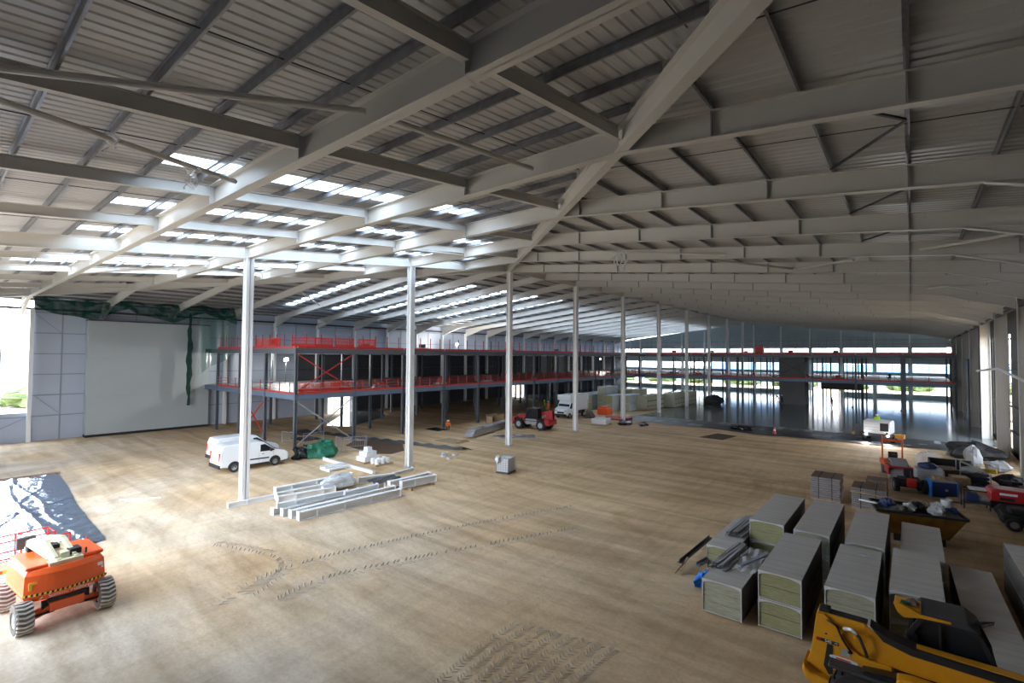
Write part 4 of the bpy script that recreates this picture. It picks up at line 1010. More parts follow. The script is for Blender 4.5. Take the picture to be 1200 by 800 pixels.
# ------------------------------------------------------------------ white steel beams on the ground
BL = [((-24.66, 12.7), (-24.3, 18.9), 0, .42, 'nearest and longest white steel beam of the front pile'),
      ((-25.3, 12.6), (-25.25, 19.2), 0, .40, 'second white steel beam back in the front pile'),
      ((-25.9, 12.45), (-25.9, 18.3), 0, .40, 'third white steel beam back in the front pile'),
      ((-26.45, 12.2), (-26.4, 17.4), 0, .38, 'fourth white steel beam back in the front pile'),
      ((-26.15, 12.3), (-25.7, 16.2), .41, .26, 'short white steel beam lying on top of the front pile'),
      ((-25.55, 15.9), (-25.6, 18.2), .42, .22, 'small white steel offcut on top of the front pile at its right end'),
      ((-25.2, 19.7), (-24.9, 22.3), .12, .45, 'white steel beam on timber bearers at the right end'),
      ((-25.9, 19.3), (-25.9, 22.6), .12, .40, 'second white steel beam on timber bearers at the right end'),
      ((-26.6, 19.5), (-26.5, 23.3), .0, .25, 'low white beam sticking out furthest right behind the raised beams'),
      ((-28.3, 13.35), (-27.7, 16.6), 0, .42, 'white beam at the left end of the middle pile'),
      ((-29.05, 13.6), (-28.7, 18.6), 0, .42, 'white beam behind the wrapped bundle in the middle pile'),
      ((-29.6, 13.8), (-29.45, 18.8), 0, .60, 'deep white beam topping the back of the middle pile'),
      ((-28.65, 18.9), (-27.9, 21.2), 0, .40, 'white beam joining the middle pile to the second column'),
      ((-29.6, 11.2), (-29.45, 13.7), 0, .26, 'white beam sticking out past the foot of the front column'),
      ((-28.7, 21.4), (-29.0, 23.7), 0, .18, 'flat white beam reaching the foot of the second column'),
      ((-37.1, 21.2), (-30.1, 21.1), 0, .22, 'thin white beam lying crosswise in front of the green tarpaulin')]
for a, b_, z, h, lab in BL:
    t = MB(); A = Vector((*a, z)); B = Vector((*b_, z)); t.ibeam(A, B, h, .30 if h > .3 else .2, .025, .018)
    d = (B - A).normalized(); nrm = Vector((-d.y, d.x, 0))
    for pp in (A, B): t.bar(pp, pp + d * .025, .36 if h > .3 else .24, h + .04, 0, off=h / 2 + .02)
    L = (B - A).length; k_ = 1
    while k_ < L - .5: t.bar(A + d * k_, A + d * (k_ + .012), .28 if h > .3 else .18, h - .06, 0, off=h / 2); k_ += 1.6
    tag(t.build('steel_beam', 'steelwhite'), lab, 'steel beam', 'white steel beams on the ground')
for i, y in enumerate((20.1, 21.9)): tag(MB().box(-26.2, -24.6, y - .06, y + .06, 0, .12).build('timber_bearer', 'timber'), ['left', 'right'][i] + ' timber bearer under the raised white beams', 'bearer')
t = MB().blob((-28.3, 17.1, .52), (.62, 1.15, .42), 3, 18, rough=.35)
tag(t.build('wrapped_bundle', 'film'), 'crumpled white plastic bundle lying on the middle pile of beams', 'plastic bundle')
t = MB().grid(lambda u, v: (-27.5 + 1.1 * u + .1 * math.sin(7 * v), 18.6 + 2.1 * v, .46 + .05 * math.sin(11 * u + 6 * v) - .2 * max(0, u - .7)), 12, 16)
tag(t.build('grey_sheet', 'dark', smooth=True, solid=.01), 'small dark grey sheet draped over the beams in the middle', 'sheet')
t = MB().box(-34.3, -33.0, 19.3, 20.7, .08, .2).box(-34.3, -33.0, 19.3, 19.4, 0, .08).box(-34.3, -33, 20.6, 20.7, 0, .08).tube([(-34.1, 19.2, .26), (-33.9, 20.9, .27)], .07, 8).tube([(-33.5, 19.2, .26), (-33.4, 20.9, .27)], .07, 8)
tag(t.build('pallet_load', 'steelwhite'), 'low pallet with white tubes between the green tarpaulin and the beams', 'pallet')
# box pallets
e = thing('boxed_pallet', 'pallet of white boxes topped by one small box behind the beam piles', 'pallet', (-33.9, 23.2, 0))
MB().box(-.6, .6, -.75, .75, 0, .12).build('pallet_base', 'timber', e)
for (x0, x1, y0, y1, z0, z1) in ((-.58, 0, -.7, 0, .13, .5), (.02, .58, -.7, 0, .13, .5), (-.58, 0, .02, .7, .13, .5), (.02, .58, .02, .7, .13, .5), (-.5, .0, -.5, .1, .51, .85), (.03, .5, -.5, .1, .51, .85), (-.4, .3, .15, .6, .51, .85), (-.25, .25, -.25, .2, .86, 1.2)):
    MB().box(x0, x1, y0, y1, z0, z1).build('box', 'steelwhite', e, bevel=.01)
e = thing('drum_pallet', 'low pallet of small white drums right of the boxed pallet', 'pallet', (-32.3, 23.3, 0))
MB().box(-.5, .5, -.8, .8, 0, .12).build('pallet_base', 'timber', e)
for i in range(6): MB().lathe([(.16, .12), (.17, .2), (.17, .46), (.14, .52), (.05, .54)], (-.28 + .5 * (i % 2), -.55 + .52 * (i // 2), 0), n=14).build('drum', 'steelwhite', e)
# green tarpaulin heap
t = MB().blob((-38.6, 21.9, .45), (1.05, 1.3, .85), 5, 22, rough=.3); tag(t.build('tarpaulin_heap', 'green'), 'heap of crumpled green tarpaulin beyond the parked vans', 'tarpaulin')
t = MB().blob((-39.3, 20.6, .3), (.8, .9, .6), 8, 18, rough=.4); tag(t.build('black_sheet_heap', 'blackgloss'), 'heap of black plastic at the left of the green tarpaulin', 'plastic heap')
# steel pedestrian barriers
for i, (x, y, r_) in enumerate([(-38.0, 24.6, .5), (-39.4, 25.6, 1.1), (-40.2, 24.4, -.3), (-44.6, 24.4, 1.5), (-46.5, 22.9, .2)]):
    t = MB().tube([(-1, 0, .05), (-1, 0, 1.05), (-.95, 0, 1.1), (.95, 0, 1.1), (1, 0, 1.05), (1, 0, .05)], .025, 6).bar((-1, 0, .25), (1, 0, .25), .03, .03)
    for k_ in range(13 if i > 0 else 0): t.bar((-.9 + .15 * k_, 0, .25), (-.9 + .15 * k_, 0, 1.1), .016, .016)
    t.bar((-.8, -.3, .02), (-.8, .3, .02), .04, .04).bar((.8, -.3, .02), (.8, .3, .02), .04, .04).bar((-.8, 0, .03), (-.8, 0, .25), .03, .03).bar((.8, 0, .03), (.8, 0, .25), .03, .03)
    tag(t.build('steel_barrier', 'galv', loc=(x, y, 0), rot=r_), nth(i + 1) + ' grey steel crowd barrier from the right near the mezzanine corner', 'barrier', 'steel barriers near the mezzanine corner')
# brown round mat, trench and sheets
def flat(pts, z, name, m, lab, cat, n=1, kind=None):
    t = MB().prism(pts, .0, z, ax='z'); return tag(t.build(name, m), lab, cat, kind=kind)
flat([(-43, 27.8), (-41.5, 25.9), (-36.2, 25.3), (-35.0, 26.3), (-35.4, 28.0), (-38.5, 30.2), (-41.5, 29.7)], .03, 'damp_patch_sheet', 'brownmat', 'dark brown sheet lying on the sand behind the boxed pallet', 'sheet')
flat([(-17.7, 53.4), (-15.3, 53.2), (-14.8, 56.8), (-17.0, 57.4)], .03, 'hardboard_mat', 'brownmat', 'square brown board lying on the sand before the concrete', 'board')
t = MB().grid(lambda u, v: (-53 + 21.6 * u + 1.2 * (v - .5), 27.5 + 4.6 * u - .5 * math.sin(2 * u) + (v - .5) * 1.0, .05 + .28 * (1 - abs(2 * v - 1)) * (.6 + .4 * math.sin(40 * u) ** 2)), 80, 6)
tag(t.build('rolled_membrane', 'membrane', smooth=True), 'long low roll of black membrane running out from under the mezzanine', 'membrane roll')
t = MB().box(-37.2, -34.2, 33.2, 35.2, 0, .05).box(-34.8, -34.3, 34.0, 35.0, .05, .2)
tag(t.build('white_boards', 'timber'), 'pale boards lying flat right of the second column', 'boards')
for i, (x, y) in enumerate([(-31.0, 28.3), (-30.6, 29.3), (-29.9, 28.0), (-31.6, 29.0)]): tag(MB().box(x, x + .35, y, y + .4, 0, .16).build('white_scrap', 'film', bevel=.02), nth(i + 1) + ' small white offcut lying on the sand right of the second column', 'offcut', 'white offcuts beside the second column')
for i, (x, y, w, l) in enumerate([(-41.6, 39.2, 2.2, 1.6), (-50, 27.5, 3, 1.5), (-46.5, 26.4, 2.6, 2)]): tag(MB().box(x - w, x, y - l, y, .0, .05).build('plastic_sheet', 'blackgloss'), nth(i + 1) + ' flat black plastic sheet on the ground under the mezzanine edge', 'sheet', 'black sheets under the mezzanine')
# wet floor patch by the left door
flat([(-65.5, 41), (-55, 31.5), (-52, 33), (-57, 42), (-65.5, 46)], .02, 'wet_slab', 'slab', 'wet shining floor patch below the mezzanine lit by the left doorway', 'wet floor')
flat([(-65.5, 84), (-50, 72), (-47, 76), (-60, 96), (-65.5, 97)], .02, 'wet_slab', 'slab', 'wet shining floor patch below the mezzanine behind the red telehandler', 'wet floor')

# intermediate bulk container
e = thing('caged_tank', 'white plastic water tank in a steel cage standing alone on the sand', 'tank', (-23.25, 27.75, 0), R(12))
MB().box(-.5, .5, -.6, .6, .02, .14).build('pallet_base', 'dark', e)
MB().box(-.46, .46, -.56, .56, .15, 1.08).lathe([(.12, 1.08), (.12, 1.14)], n=14).build('tank', 'film', e, bevel=.05)
t = MB()
for z in (.16, .32, .48, .64, .80, .96, 1.12): t.tube([(-.5, -.6, z), (.5, -.6, z), (.5, .6, z), (-.5, .6, z), (-.5, -.6, z)], .012, 5)
for k_ in range(6):
    x = -.5 + .2 * k_; y = -.6 + .24 * k_
    for s in (-1, 1): t.bar((x, s * .6, .14), (x, s * .6, 1.12), .022, .022).bar((s * .5, y, .14), (s * .5, y, 1.12), .022, .022)
t.build('cage', 'galv', e)
MB().blob((-.35, -.55, 1.0), (.22, .25, .3), 3, 12).build('rag', 'film', e)

# profiled sheet bundle near third column
e = thing('sheet_bundle', 'long bundle of grey profiled sheets lying left of the third column', 'sheet bundle', (-37.0, 41.2, 0), R(104))
q = MB()
for k_ in range(6): q.box(-4.8 + .15 * k_, 4.8, -.55 + .02 * k_, .55 - .015 * k_, .12 + .1 * k_, .21 + .1 * k_)
q.build('sheets', 'silverboard', e)
MB().box(-4, -2.4, -.5, .5, .73, .78).box(-1, 4, -.5, .4, .73, .80).build('top_boards', 'straps', e)
q = MB()
for x in (-4, 0, 4): q.box(x - .08, x + .08, -.6, .6, 0, .12)
q.build('bearers', 'timber', e)
flat([(-34.6, 39.1), (-33.0, 38.6), (-30.6, 41.3), (-31.6, 42.4)], .12, 'board_offcuts', 'silverboard', 'flat grey boards at the foot of the third column', 'boards')
t = MB().box(-41.5, -40.2, 45.5, 47.5, .0, .12).box(-41.5, -41.35, 45.5, 47.5, .12, 1.2).box(-40.35, -40.2, 45.5, 47.5, .12, 1.2).box(-41.5, -40.2, 45.5, 45.6, .12, 1.0).box(-41.5, -40.2, 47.4, 47.5, .12, 1.0)
tag(t.build('timber_crate', 'timber'), 'pale timber crate behind the sheet bundle near the third column', 'crate')
# dark plastic bundle / wrapped pack / red tray near fourth column
def wrap_box(lab, c, s, rot, m, name='wrapped_pack', cat='pack', grp=None):
    e = thing(name, lab, cat, (c[0], c[1], c[2] if len(c) > 2 else 0), rot, grp)
    MB().box(-s[0] / 2, s[0] / 2, -s[1] / 2, s[1] / 2, 0, .10).build('bearer', 'timber', e)
    MB().box(-s[0] / 2, s[0] / 2, -s[1] / 2, s[1] / 2, .10, s[2]).build('pack', m, e, bevel=.04)
    return e
wrap_box('grey wrapped pack on the sand right of the fourth column', (-30.6, 55.4), (1.9, 2.4, .75), .2, 'film')
tag(MB().blob((-28.2, 57.0, .2), (.8, 1.3, .3), 9, 16, rough=.3).build('black_film_heap', 'blackgloss'), 'heap of black film beside the grey wrapped pack', 'plastic heap')
tag(MB().box(-33, -29.6, 60.8, 62.2, .0, .3).box(-32.5, -30, 59.8, 60.8, 0, .22).build('red_tray', 'redmachine', bevel=.03), 'low red tray lying behind the grey wrapped pack', 'tray')
tag(MB().box(-36.2, -34.6, 64.2, 66.0, 0, .9).box(-36, -35, 64.4, 65.6, .9, 1.2).build('orange_hopper', 'orange', bevel=.05), 'orange hopper box among the materials right of the white truck', 'hopper')
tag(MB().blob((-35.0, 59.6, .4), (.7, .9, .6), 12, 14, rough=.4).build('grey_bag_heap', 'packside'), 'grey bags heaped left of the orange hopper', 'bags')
tag(MB().blob((-25.9, 57.5, .15), (.5, .9, .25), 13, 12, rough=.3).build('black_bag', 'blackgloss'), 'small black bag lying right of the fifth column foot', 'bag')
tag(MB().tube([(-36.0, 61.2, 0), (-36.0, 61.2, 2.4)], .06, 8).build('timber_post', 'timber'), 'pale post standing in the materials right of the white truck', 'post')
# far insulation packs
fp = [(-40.4, 70.5, 0), (-40.4, 70.5, 1.25), (-38.6, 72.0, 0), (-38.6, 72.0, 1.25), (-38.6, 72.0, 2.5), (-36.9, 70.8, 0), (-36.9, 70.8, 1.25), (-35.2, 73.2, 0), (-35.2, 73.2, 1.25), (-42.3, 73, 0), (-42.3, 73, 1.25)]
for i, (x, y, z) in enumerate(fp):
    e = thing('insulation_pack', nth(i + 1) + ' square-ended insulation pack from the left in the far stack right of the white truck', 'insulation pack', (x, y, z), .05, 'far stack of insulation packs')
    MB().box(-.75, .75, -2.2, 2.2, .05, 1.18).build('boards', 'insulpale' if i % 3 else 'insul', e)
    q = MB().box(-.79, .79, -2.2, 2.2, 1.18, 1.24).box(-.79, -.75, -2.2, 2.2, .02, 1.2).box(.75, .79, -2.2, 2.2, .02, 1.2)
    q.build('film_cover', 'boxwhite', e)
for i, (x, y, l) in enumerate([(-33.4, 77.2, 3.4), (-31.7, 86.4, 5.5)]):
    e = thing('insulation_pack', ['nearer', 'further'][i] + ' long pale wrapped pack at the right end of the far stack', 'insulation pack', (x, y, 0), .0, 'long packs at the far stack')
    MB().box(-1.2, .8, -l, l, .1, 2.3).build('boards', 'insulpale', e, bevel=.03)
    q = MB()
    for k_ in range(9):
        yy = -l + (k_ + .5) * 2 * l / 9
        for z in (.7, 1.5): q.box(.80, .83, yy - .15, yy + .15, z - .1, z + .1)
    q.build('bearer_slot', 'black', e)
for i, (x, y, z) in enumerate([(-37.6, 76.2, 0), (-36.0, 78.3, 0)]): wrap_box(nth(i + 1) + ' pale tall pack behind the far insulation stack', (x, y, z), (1.5, 3, 3.1), 0, 'insulpale', 'insulation_pack', 'insulation pack')

# red telehandler and the yellow one share their build
def telehandler(label, loc, rot, col, cabcol='dark', near=False, name='telehandler'):
    e = thing(name, label, 'telehandler', loc, rot)     # forward +x, cab on +y side (left)
    for x in (-1.45, 1.5):
        for s in (-1, 1): wheel(e, x, s * .95, .58, .58, .42, s, 18)
    MB().box(-2.3, 2.2, -.55, .55, .62, 1.0).prism([(-2.5, .62), (-2.5, 1.1), (-2.2, 1.3), (-1.9, 1.3), (-1.9, .62)], -1.0, 1.0).build('chassis', col, e, bevel=.03)
    MB().prism([(-.85, .60), (-.85, 1.18), (.75, 1.18), (.9, .95), (.9, .60)], -1.12, -.45).build('engine_cover', col, e, bevel=.05)
    q = MB()
    for k_ in range(8): q.box(-.45 + .13 * k_, -.38 + .13 * k_, -1.135, -1.12, .75, 1.08)
    q.build('grille', 'black', e)
    # cab
    P1 = [(-.95, 1.0), (-1.05, 1.5), (-.90, 2.42), (-.35, 2.50), (.15, 2.45), (.62, 1.55), (.70, 1.0)]
    q = MB()
    for y in (.12, .98):
        for a, b_ in zip(P1, P1[1:] + P1[:1]): q.bar((a[0], y, a[1]), (b_[0], y, b_[1]), .07, .07, up=(0, 1, 0))
    for a in P1: q.bar((a[0], .12, a[1]), (a[0], .98, a[1]), .06, .06)
    q.build('cab_frame', 'black', e)
    MB().prism([(-.93, 1.25), (-1.0, 1.5), (-.87, 2.38), (-.35, 2.45), (.12, 2.40), (.58, 1.55), (.6, 1.25)], .15, .95).build('cab_glass', 'glassdark', e)
    MB().prism([(-.95, .62), (-.95, 1.25), (.65, 1.25), (.65, .62)], .12, 1.0).build('cab_base', cabcol, e, bevel=.03)
    MB().prism([(-.95, 2.43), (-.9, 2.52), (-.3, 2.58), (.2, 2.50), (.2, 2.43)], .08, 1.02).build('cab_roof', 'dark', e, bevel=.03)
    # boom
    t = MB().bar((-2.35, -.22, 2.02), (2.3, -.22, 1.28), .34, .42)
    t.bar((2.3, -.22, 1.28), (2.75, -.22, .75), .30, .34)
    t.build('boom', col, e, bevel=.02)
    MB().bar((-2.1, -.22, 2.24), (2.2, -.22, 1.56), .26, .06).build('boom_top_rail', 'black', e)
    MB().prism([(-2.5, 1.1), (-2.42, 2.2), (-2.1, 2.28), (-1.7, 1.9), (-1.4, 1.2), (-1.4, 1.0), (-2.5, 1.0)], -.48, -.41).build('boom_tower_plate', col, e)
    MB().prism([(-2.5, 1.1), (-2.42, 2.2), (-2.1, 2.28), (-1.7, 1.9), (-1.4, 1.2), (-1.4, 1.0), (-2.5, 1.0)], -.03, .04).build('boom_tower_plate', col, e)
    MB().box(2.7, 2.85, -.75, .35, .35, 1.1).build('fork_carriage', col, e, bevel=.02)
    for y in (-.6, .1): MB().box(2.85, 4.0, y, y + .12, .33, .39).build('fork', 'dark', e)
    MB().box(2.2, 2.7, -.95, .95, .7, 1.3).build('front_guard', col, e, bevel=.04)
    for s in (-1, 1):
        for xc in (-1.45, 1.5): MB().box(xc - .55, xc + .55, s * 1.0 - .2, s * 1.0 + .2, 1.20, 1.26).build('mudguard', 'black', e, bevel=.02)
    return e
telehandler('red telehandler with dark cab parked right of the third column', (-34.7, 46.6, 0), R(186), 'redmachine', 'straps')

# ------------------------------------------------------------------ yellow telehandler in the foreground
e = thing('telehandler', 'amber yellow telehandler with black cab in the bottom right corner', 'telehandler', (.6, 15.2, 0))
def W(x, z): return (x - .6, z)
# side cheek plate: bowed lower edge, curved top where the boom sweeps away
cheek = [W(-1.92, 2.22), W(-1.76, 2.24), W(-1.55, 2.05), W(-1.42, 1.85), W(-1.25, 1.62), W(-1.05, 1.50), W(-.85, 1.46), W(-.45, 1.46), W(-.42, 1.15), W(-.55, .95), W(-1.0, .60), W(-1.6, .56), W(-1.95, .60), W(-2.12, .80), W(-2.13, 1.0), W(-2.06, 1.2), W(-1.98, 1.75)]
c = MB().prism(cheek, -.79, -.72).build('cheek_plate', 'yellow', e, bevel=.012)
MB().prism(cheek, -.30, -.24).build('cheek_plate', 'yellow', e, bevel=.012)
bm_ = MB().prism([W(-1.9, 2.24), W(-.95, 2.24), W(-.6, 2.0), W(-.1, 1.86), W(4.2, 1.80), W(4.2, 1.38), W(-.5, 1.42), W(-1.0, 1.50), W(-1.35, 1.72), W(-1.6, 2.02), W(-1.92, 2.1)], -.71, -.66)
bm_.build('boom', 'yellow', e, bevel=.01)
MB().box(-2.5 + .02, 3.6, -.62, -.34, 1.50, 1.98).build('inner_boom', 'yellow', e, bevel=.02)
MB().prism([W(-.85, 2.24), W(-.5, 2.08), W(0, 1.98), W(4.3, 1.93), W(4.3, 1.78), W(-.1, 1.83), W(-.6, 1.96)], -.73, -.30).build('boom_top_cover', 'black', e, bevel=.01)
MB().box(-2.52, -1.52, -.72, -.30, 2.12, 2.22).build('boom_rear_deck', 'yellow', e, bevel=.02)
MB().box(-2.45, -1.5, -.62, -.42, 2.22, 2.26).build('boom_slot', 'black', e)
MB().box(-2.48, -2.25, -.66, -.40, 2.225, 2.33).build('pivot_block', 'black', e, bevel=.02)
MB().prism([W(-2.15, .62), W(-2.22, .80), W(-2.20, 1.0), W(-2.0, .80), W(-1.2, .72), W(-1.1, .50), W(-1.9, .50)], -1.0, -.2).build('rear_bumper', 'yellow', e, bevel=.05)
MB().prism([(-2.38, 1.0), (-2.30, 1.55), (-2.18, 1.55), (-2.20, .85), (-2.28, .82)], -.80, -.792).build('side_slot', 'black', e)
# hose loop
q = MB().tube([(-1.95, -.76, 2.0), (-1.80, -.86, 2.08), (-1.64, -.90, 1.98), (-1.55, -.86, 1.72), (-1.50, -.78, 1.52)], .035, 8); q.build('hose', 'dark', e, smooth=True)
MB().tube([(-1.95, -.78, 2.02), (-1.80, -.88, 2.10), (-1.68, -.92, 2.04)], .042, 8).build('hose_fitting', 'lampclear', e, smooth=True)
MB().tube([(-2.30, -.78, 2.12), (-2.1, -.82, 2.05), (-1.98, -.80, 1.75), (-1.8, -.80, 1.5)], .022, 8).build('hose', 'black', e, smooth=True)
for x, z, r_ in ((-2.05, 1.92, .07), (-1.5, 2.02, .045), (-1.72, 1.88, .05), (-1.6, 1.22, .03), (-2.32, 1.78, .022), (-1.85, 1.50, .035)):
    MB().lathe([(r_, -.83), (r_ * .9, -.84), (r_ * .5, -.845), (.002, -.845)], (x, .03, z), 'y', 14).build('pin', 'black' if r_ < .04 else 'yellow', e)
d = MB().box(-2.50, -2.06, -.8, -.795, 1.565, 1.645).build('number_decal', 'black', e)
text('540', .095, 'vanwhite', e, (-2.28, -.80, 1.605), (R(90), 0, 0), 'lettering', .003)
text('170', .05, 'vanwhite', e, (-2.12, -.80, 1.605), (R(90), 0, 0), 'lettering', .003)
MB().box(-2.53, -2.44, -.802, -.796, 1.57, 1.64).build('red_mark', 'redmachine', e)
MB().prism([(-2.03, 1.38), (-2.02, 1.50), (-1.93, 1.56), (-1.84, 1.50), (-1.83, 1.38)], -.803, -.795).build('grey_decal', 'rim', e)
q = MB().prism([(-2.24 + .26 + .28 * math.cos(a * PI / 12) if 0 else -1.97 + .29 * math.copysign(abs(math.cos(a * PI / 12)) ** .5, math.cos(a * PI / 12)), 1.28 + .05 * math.sin(a * PI / 12)) for a in range(24)], -.804, -.796)
q.build('white_decal', 'vanwhite', e)
MB().box(-2.12, -1.82, -.81, -.803, 1.265, 1.295).build('red_writing_line', 'redbright', e)
# chassis, engine pod, wheels
MB().box(-2.6, 2.6, -.2, .55, .55, 1.0).build('chassis', 'dark', e)
MB().prism([W(-.35, 1.42), W(-.1, 1.46), W(2.2, 1.42), W(2.4, .7), W(-.45, .7)], -1.15, -.80).build('engine_cover', 'yellow', e, bevel=.04)
q = MB()
for k_ in range(7): q.box(-.55 + .09 * k_, -.50 + .09 * k_, -1.16, -1.14, .95, 1.36)
q.build('grille', 'black', e)
MB().prism([W(-1.0, 1.32), W(-.6, 1.38), W(-.35, 1.40), W(-.35, .8), W(-.7, .9)], -1.12, -.80).build('corner_guard', 'blackgloss', e, bevel=.03)
for x in (-1.65, 1.75):
    wheel(e, x, -.92, .6, .6, .42, -1, 18); wheel(e, x, .82, .6, .6, .42, 1, 18)
MB().box(-2.25, -1.05, -1.18, -.78, 1.18, 1.26).build('mudguard', 'dark', e, bevel=.04)
# cab
P1 = [W(-.15, 1.1), W(-.12, 1.6), W(-.08, 2.15), W(.12, 2.5), W(.85, 2.52), W(1.10, 2.38), W(1.32, 1.85), W(1.42, 1.1)]
q = MB()
for y in (-.06, .88):
    for a, b_ in zip(P1, P1[1:]): q.bar((a[0], y, a[1]), (b_[0], y, b_[1]), .09, .09, up=(0, 1, 0))
for a in P1: q.bar((a[0], -.06, a[1]), (a[0], .88, a[1]), .07, .07)
q.bar((W(.45, 1.1)[0], -.08, 1.1), (W(.42, 1)[0], -.08, 2.5), .05, .05)
q.build('cab_frame', 'black', e)
MB().prism([W(-.12, 1.3), W(-.10, 1.6), W(-.05, 2.12), W(.14, 2.46), W(.83, 2.48), W(1.07, 2.35), W(1.28, 1.85), W(1.36, 1.3)], -.03, .85).build('cab_glass', 'glassdark', e)
MB().box(-.75, .85, -.10, .92, 1.0, 1.4).build('cab_base', 'black', e)
MB().prism([W(.02, 2.50), W(.10, 2.60), W(.9, 2.62), W(1.12, 2.46), W(.9, 2.48)], -.12, .94).build('cab_roof', 'dark', e, bevel=.02)
q = MB()
for k_ in range(9): q.tube([(W(.95 + .04 * k_, 0)[0], .1 + .06 * k_, 2.5), (W(1.0 + .05 * k_, 0)[0], .05 + .08 * k_, 2.68 - .02 * k_), (W(1.12 + .03 * k_, 0)[0], .15 + .05 * k_, 2.5)], .012, 5)
q.build('roof_cables', 'black', e)
MB().prism([W(-.42, 2.70), W(-.30, 2.74), W(.1, 2.58), W(.62, 2.58), W(.62, 2.54), W(.08, 2.50), W(-.22, 2.42), W(-.34, 2.52)], -.16, -.02).build('roof_visor', 'yellow', e, bevel=.01)
MB().box(-1.0, -.50, -.05, .5, 2.60, 2.66).build('roof_visor', 'yellow', e, bevel=.02)
MB().blob((-.66, .16, 2.70), (.14, .16, .07), 4, 12).build('rag', 'brownboard', e); MB().box(-.88, -.72, -.02, .10, 2.66, 2.74).build('green_part', 'green', e, bevel=.02)
MB().box(-.80, -.55, -.12, .1, 1.65, 2.1).build('mirror', 'black', e, bevel=.06)

# ------------------------------------------------------------------ insulation packs on the right
def pack(lab, x0, x1, y0, y1, h, tiers=2, rot=0, side='insul', grp='wrapped insulation packs on the right', z0=0):
    cx, cy = (x0 + x1) / 2, (y0 + y1) / 2; hx, hy = (x1 - x0) / 2, (y1 - y0) / 2
    e = thing('insulation_pack', lab, 'insulation pack', (cx, cy, z0), rot, grp)
    rn = random.Random(lab)
    th = (h - .06) / tiers
    q = MB()
    for t_ in range(tiers):
        za = .06 + t_ * th
        n_ = max(2, int(th / .3))
        for k_ in range(n_): q.box(-hx + .02, hx - .02, -hy + .02, hy - .02, za + .05 + k_ * (th - .09) / n_, za + .045 + (k_ + 1) * (th - .09) / n_ - .006)
    q.build('boards', side, e)
    # film: shrunk round the top and corners, open bowed window on the near end
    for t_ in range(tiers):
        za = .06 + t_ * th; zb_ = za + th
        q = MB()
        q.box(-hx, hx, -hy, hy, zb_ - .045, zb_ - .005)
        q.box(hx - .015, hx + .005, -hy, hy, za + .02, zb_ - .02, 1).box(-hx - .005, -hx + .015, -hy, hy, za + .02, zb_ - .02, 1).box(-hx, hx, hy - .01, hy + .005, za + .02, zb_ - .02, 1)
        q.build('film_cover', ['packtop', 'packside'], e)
        q = MB(); n_ = 12
        for k_ in range(n_):
            u0, u1 = k_ / n_, (k_ + 1) / n_
            f = lambda u: .03 + .11 * (abs(2 * u - 1)) ** 3
            q.add([(-hx + 2 * hx * u0, -hy - .012, zb_), (-hx + 2 * hx * u1, -hy - .012, zb_), (-hx + 2 * hx * u1, -hy - .012, zb_ - f(u1)), (-hx + 2 * hx * u0, -hy - .012, zb_ - f(u0))], [(0, 1, 2, 3)])
        q.add([(-hx, -hy - .012, za + .02), (hx, -hy - .012, za + .02), (hx, -hy - .012, za + .05), (-hx, -hy - .012, za + .05)], [(0, 1, 2, 3)])
        for s in (-1, 1): q.add([(s * hx, -hy - .013, za), (s * (hx - .025), -hy - .013, za), (s * (hx - .03), -hy - .013, zb_), (s * hx, -hy - .013, zb_)], [(0, 1, 2, 3)])
        q.build('film_edge', 'film', e, solid=.006)
    q = MB()
    for y in (-.7, 0, .7): q.box(-hx + .05, hx - .05, hy * y - .06, hy * y + .06, 0, .06)
    q.build('bearers', 'timber', e)
    return e
pack('two-tier insulation pack with bowed yellow-green ends, nearest the middle of the ground', -3.88, -2.67, 17.2, 21.5, 1.82, 2)
pack('single-tier insulation pack carrying steel studs, front left corner of the group', -5.56, -4.32, 17.0, 20.7, 1.15, 1, side='insulpale')
pack('low pack of loose yellow-green boards behind the front left corner of the group', -6.5, -5.42, 20.4, 24.7, 1.05, 1)
pack('tall insulation pack with yellow-green end, furthest back on the left of the group', -5.36, -4.08, 22.4, 27.4, 1.8, 2)
pack('tall insulation pack, second from the left in the back row', -3.7, -2.5, 22.2, 27.5, 1.8, 2, side='insulpale')
pack('tall insulation pack, third from the left in the back row', -2.0, -.82, 22.0, 27.0, 1.8, 2, side='insulpale')
e = pack('tall insulation pack with white paper on top, directly behind the yellow telehandler', -2.1, -.88, 17.35, 21.6, 1.8, 2, side='insulpale')
MB().box(.0, .3, 1.3, 1.5, 1.802, 1.81).build('paper', 'film', e)
pack('tall insulation pack behind the telehandler cab in the front row', -.6, .64, 18.3, 22.4, 1.8, 2, side='insulpale')
pack('plain-topped pack, fourth from the left in the back row', -.42, .82, 22.8, 27.3, 1.5, 2, side='insulpale')
pack('low plain grey pack right of the telehandler cab', 1.08, 2.2, 16.75, 24.4, 1.0, 1, R(1.5), side='insulpale')
pack('tall plain pack cut off by the right edge of the picture', 2.62, 3.85, 19.0, 25.6, 1.8, 2, R(1.5), side='insulpale')
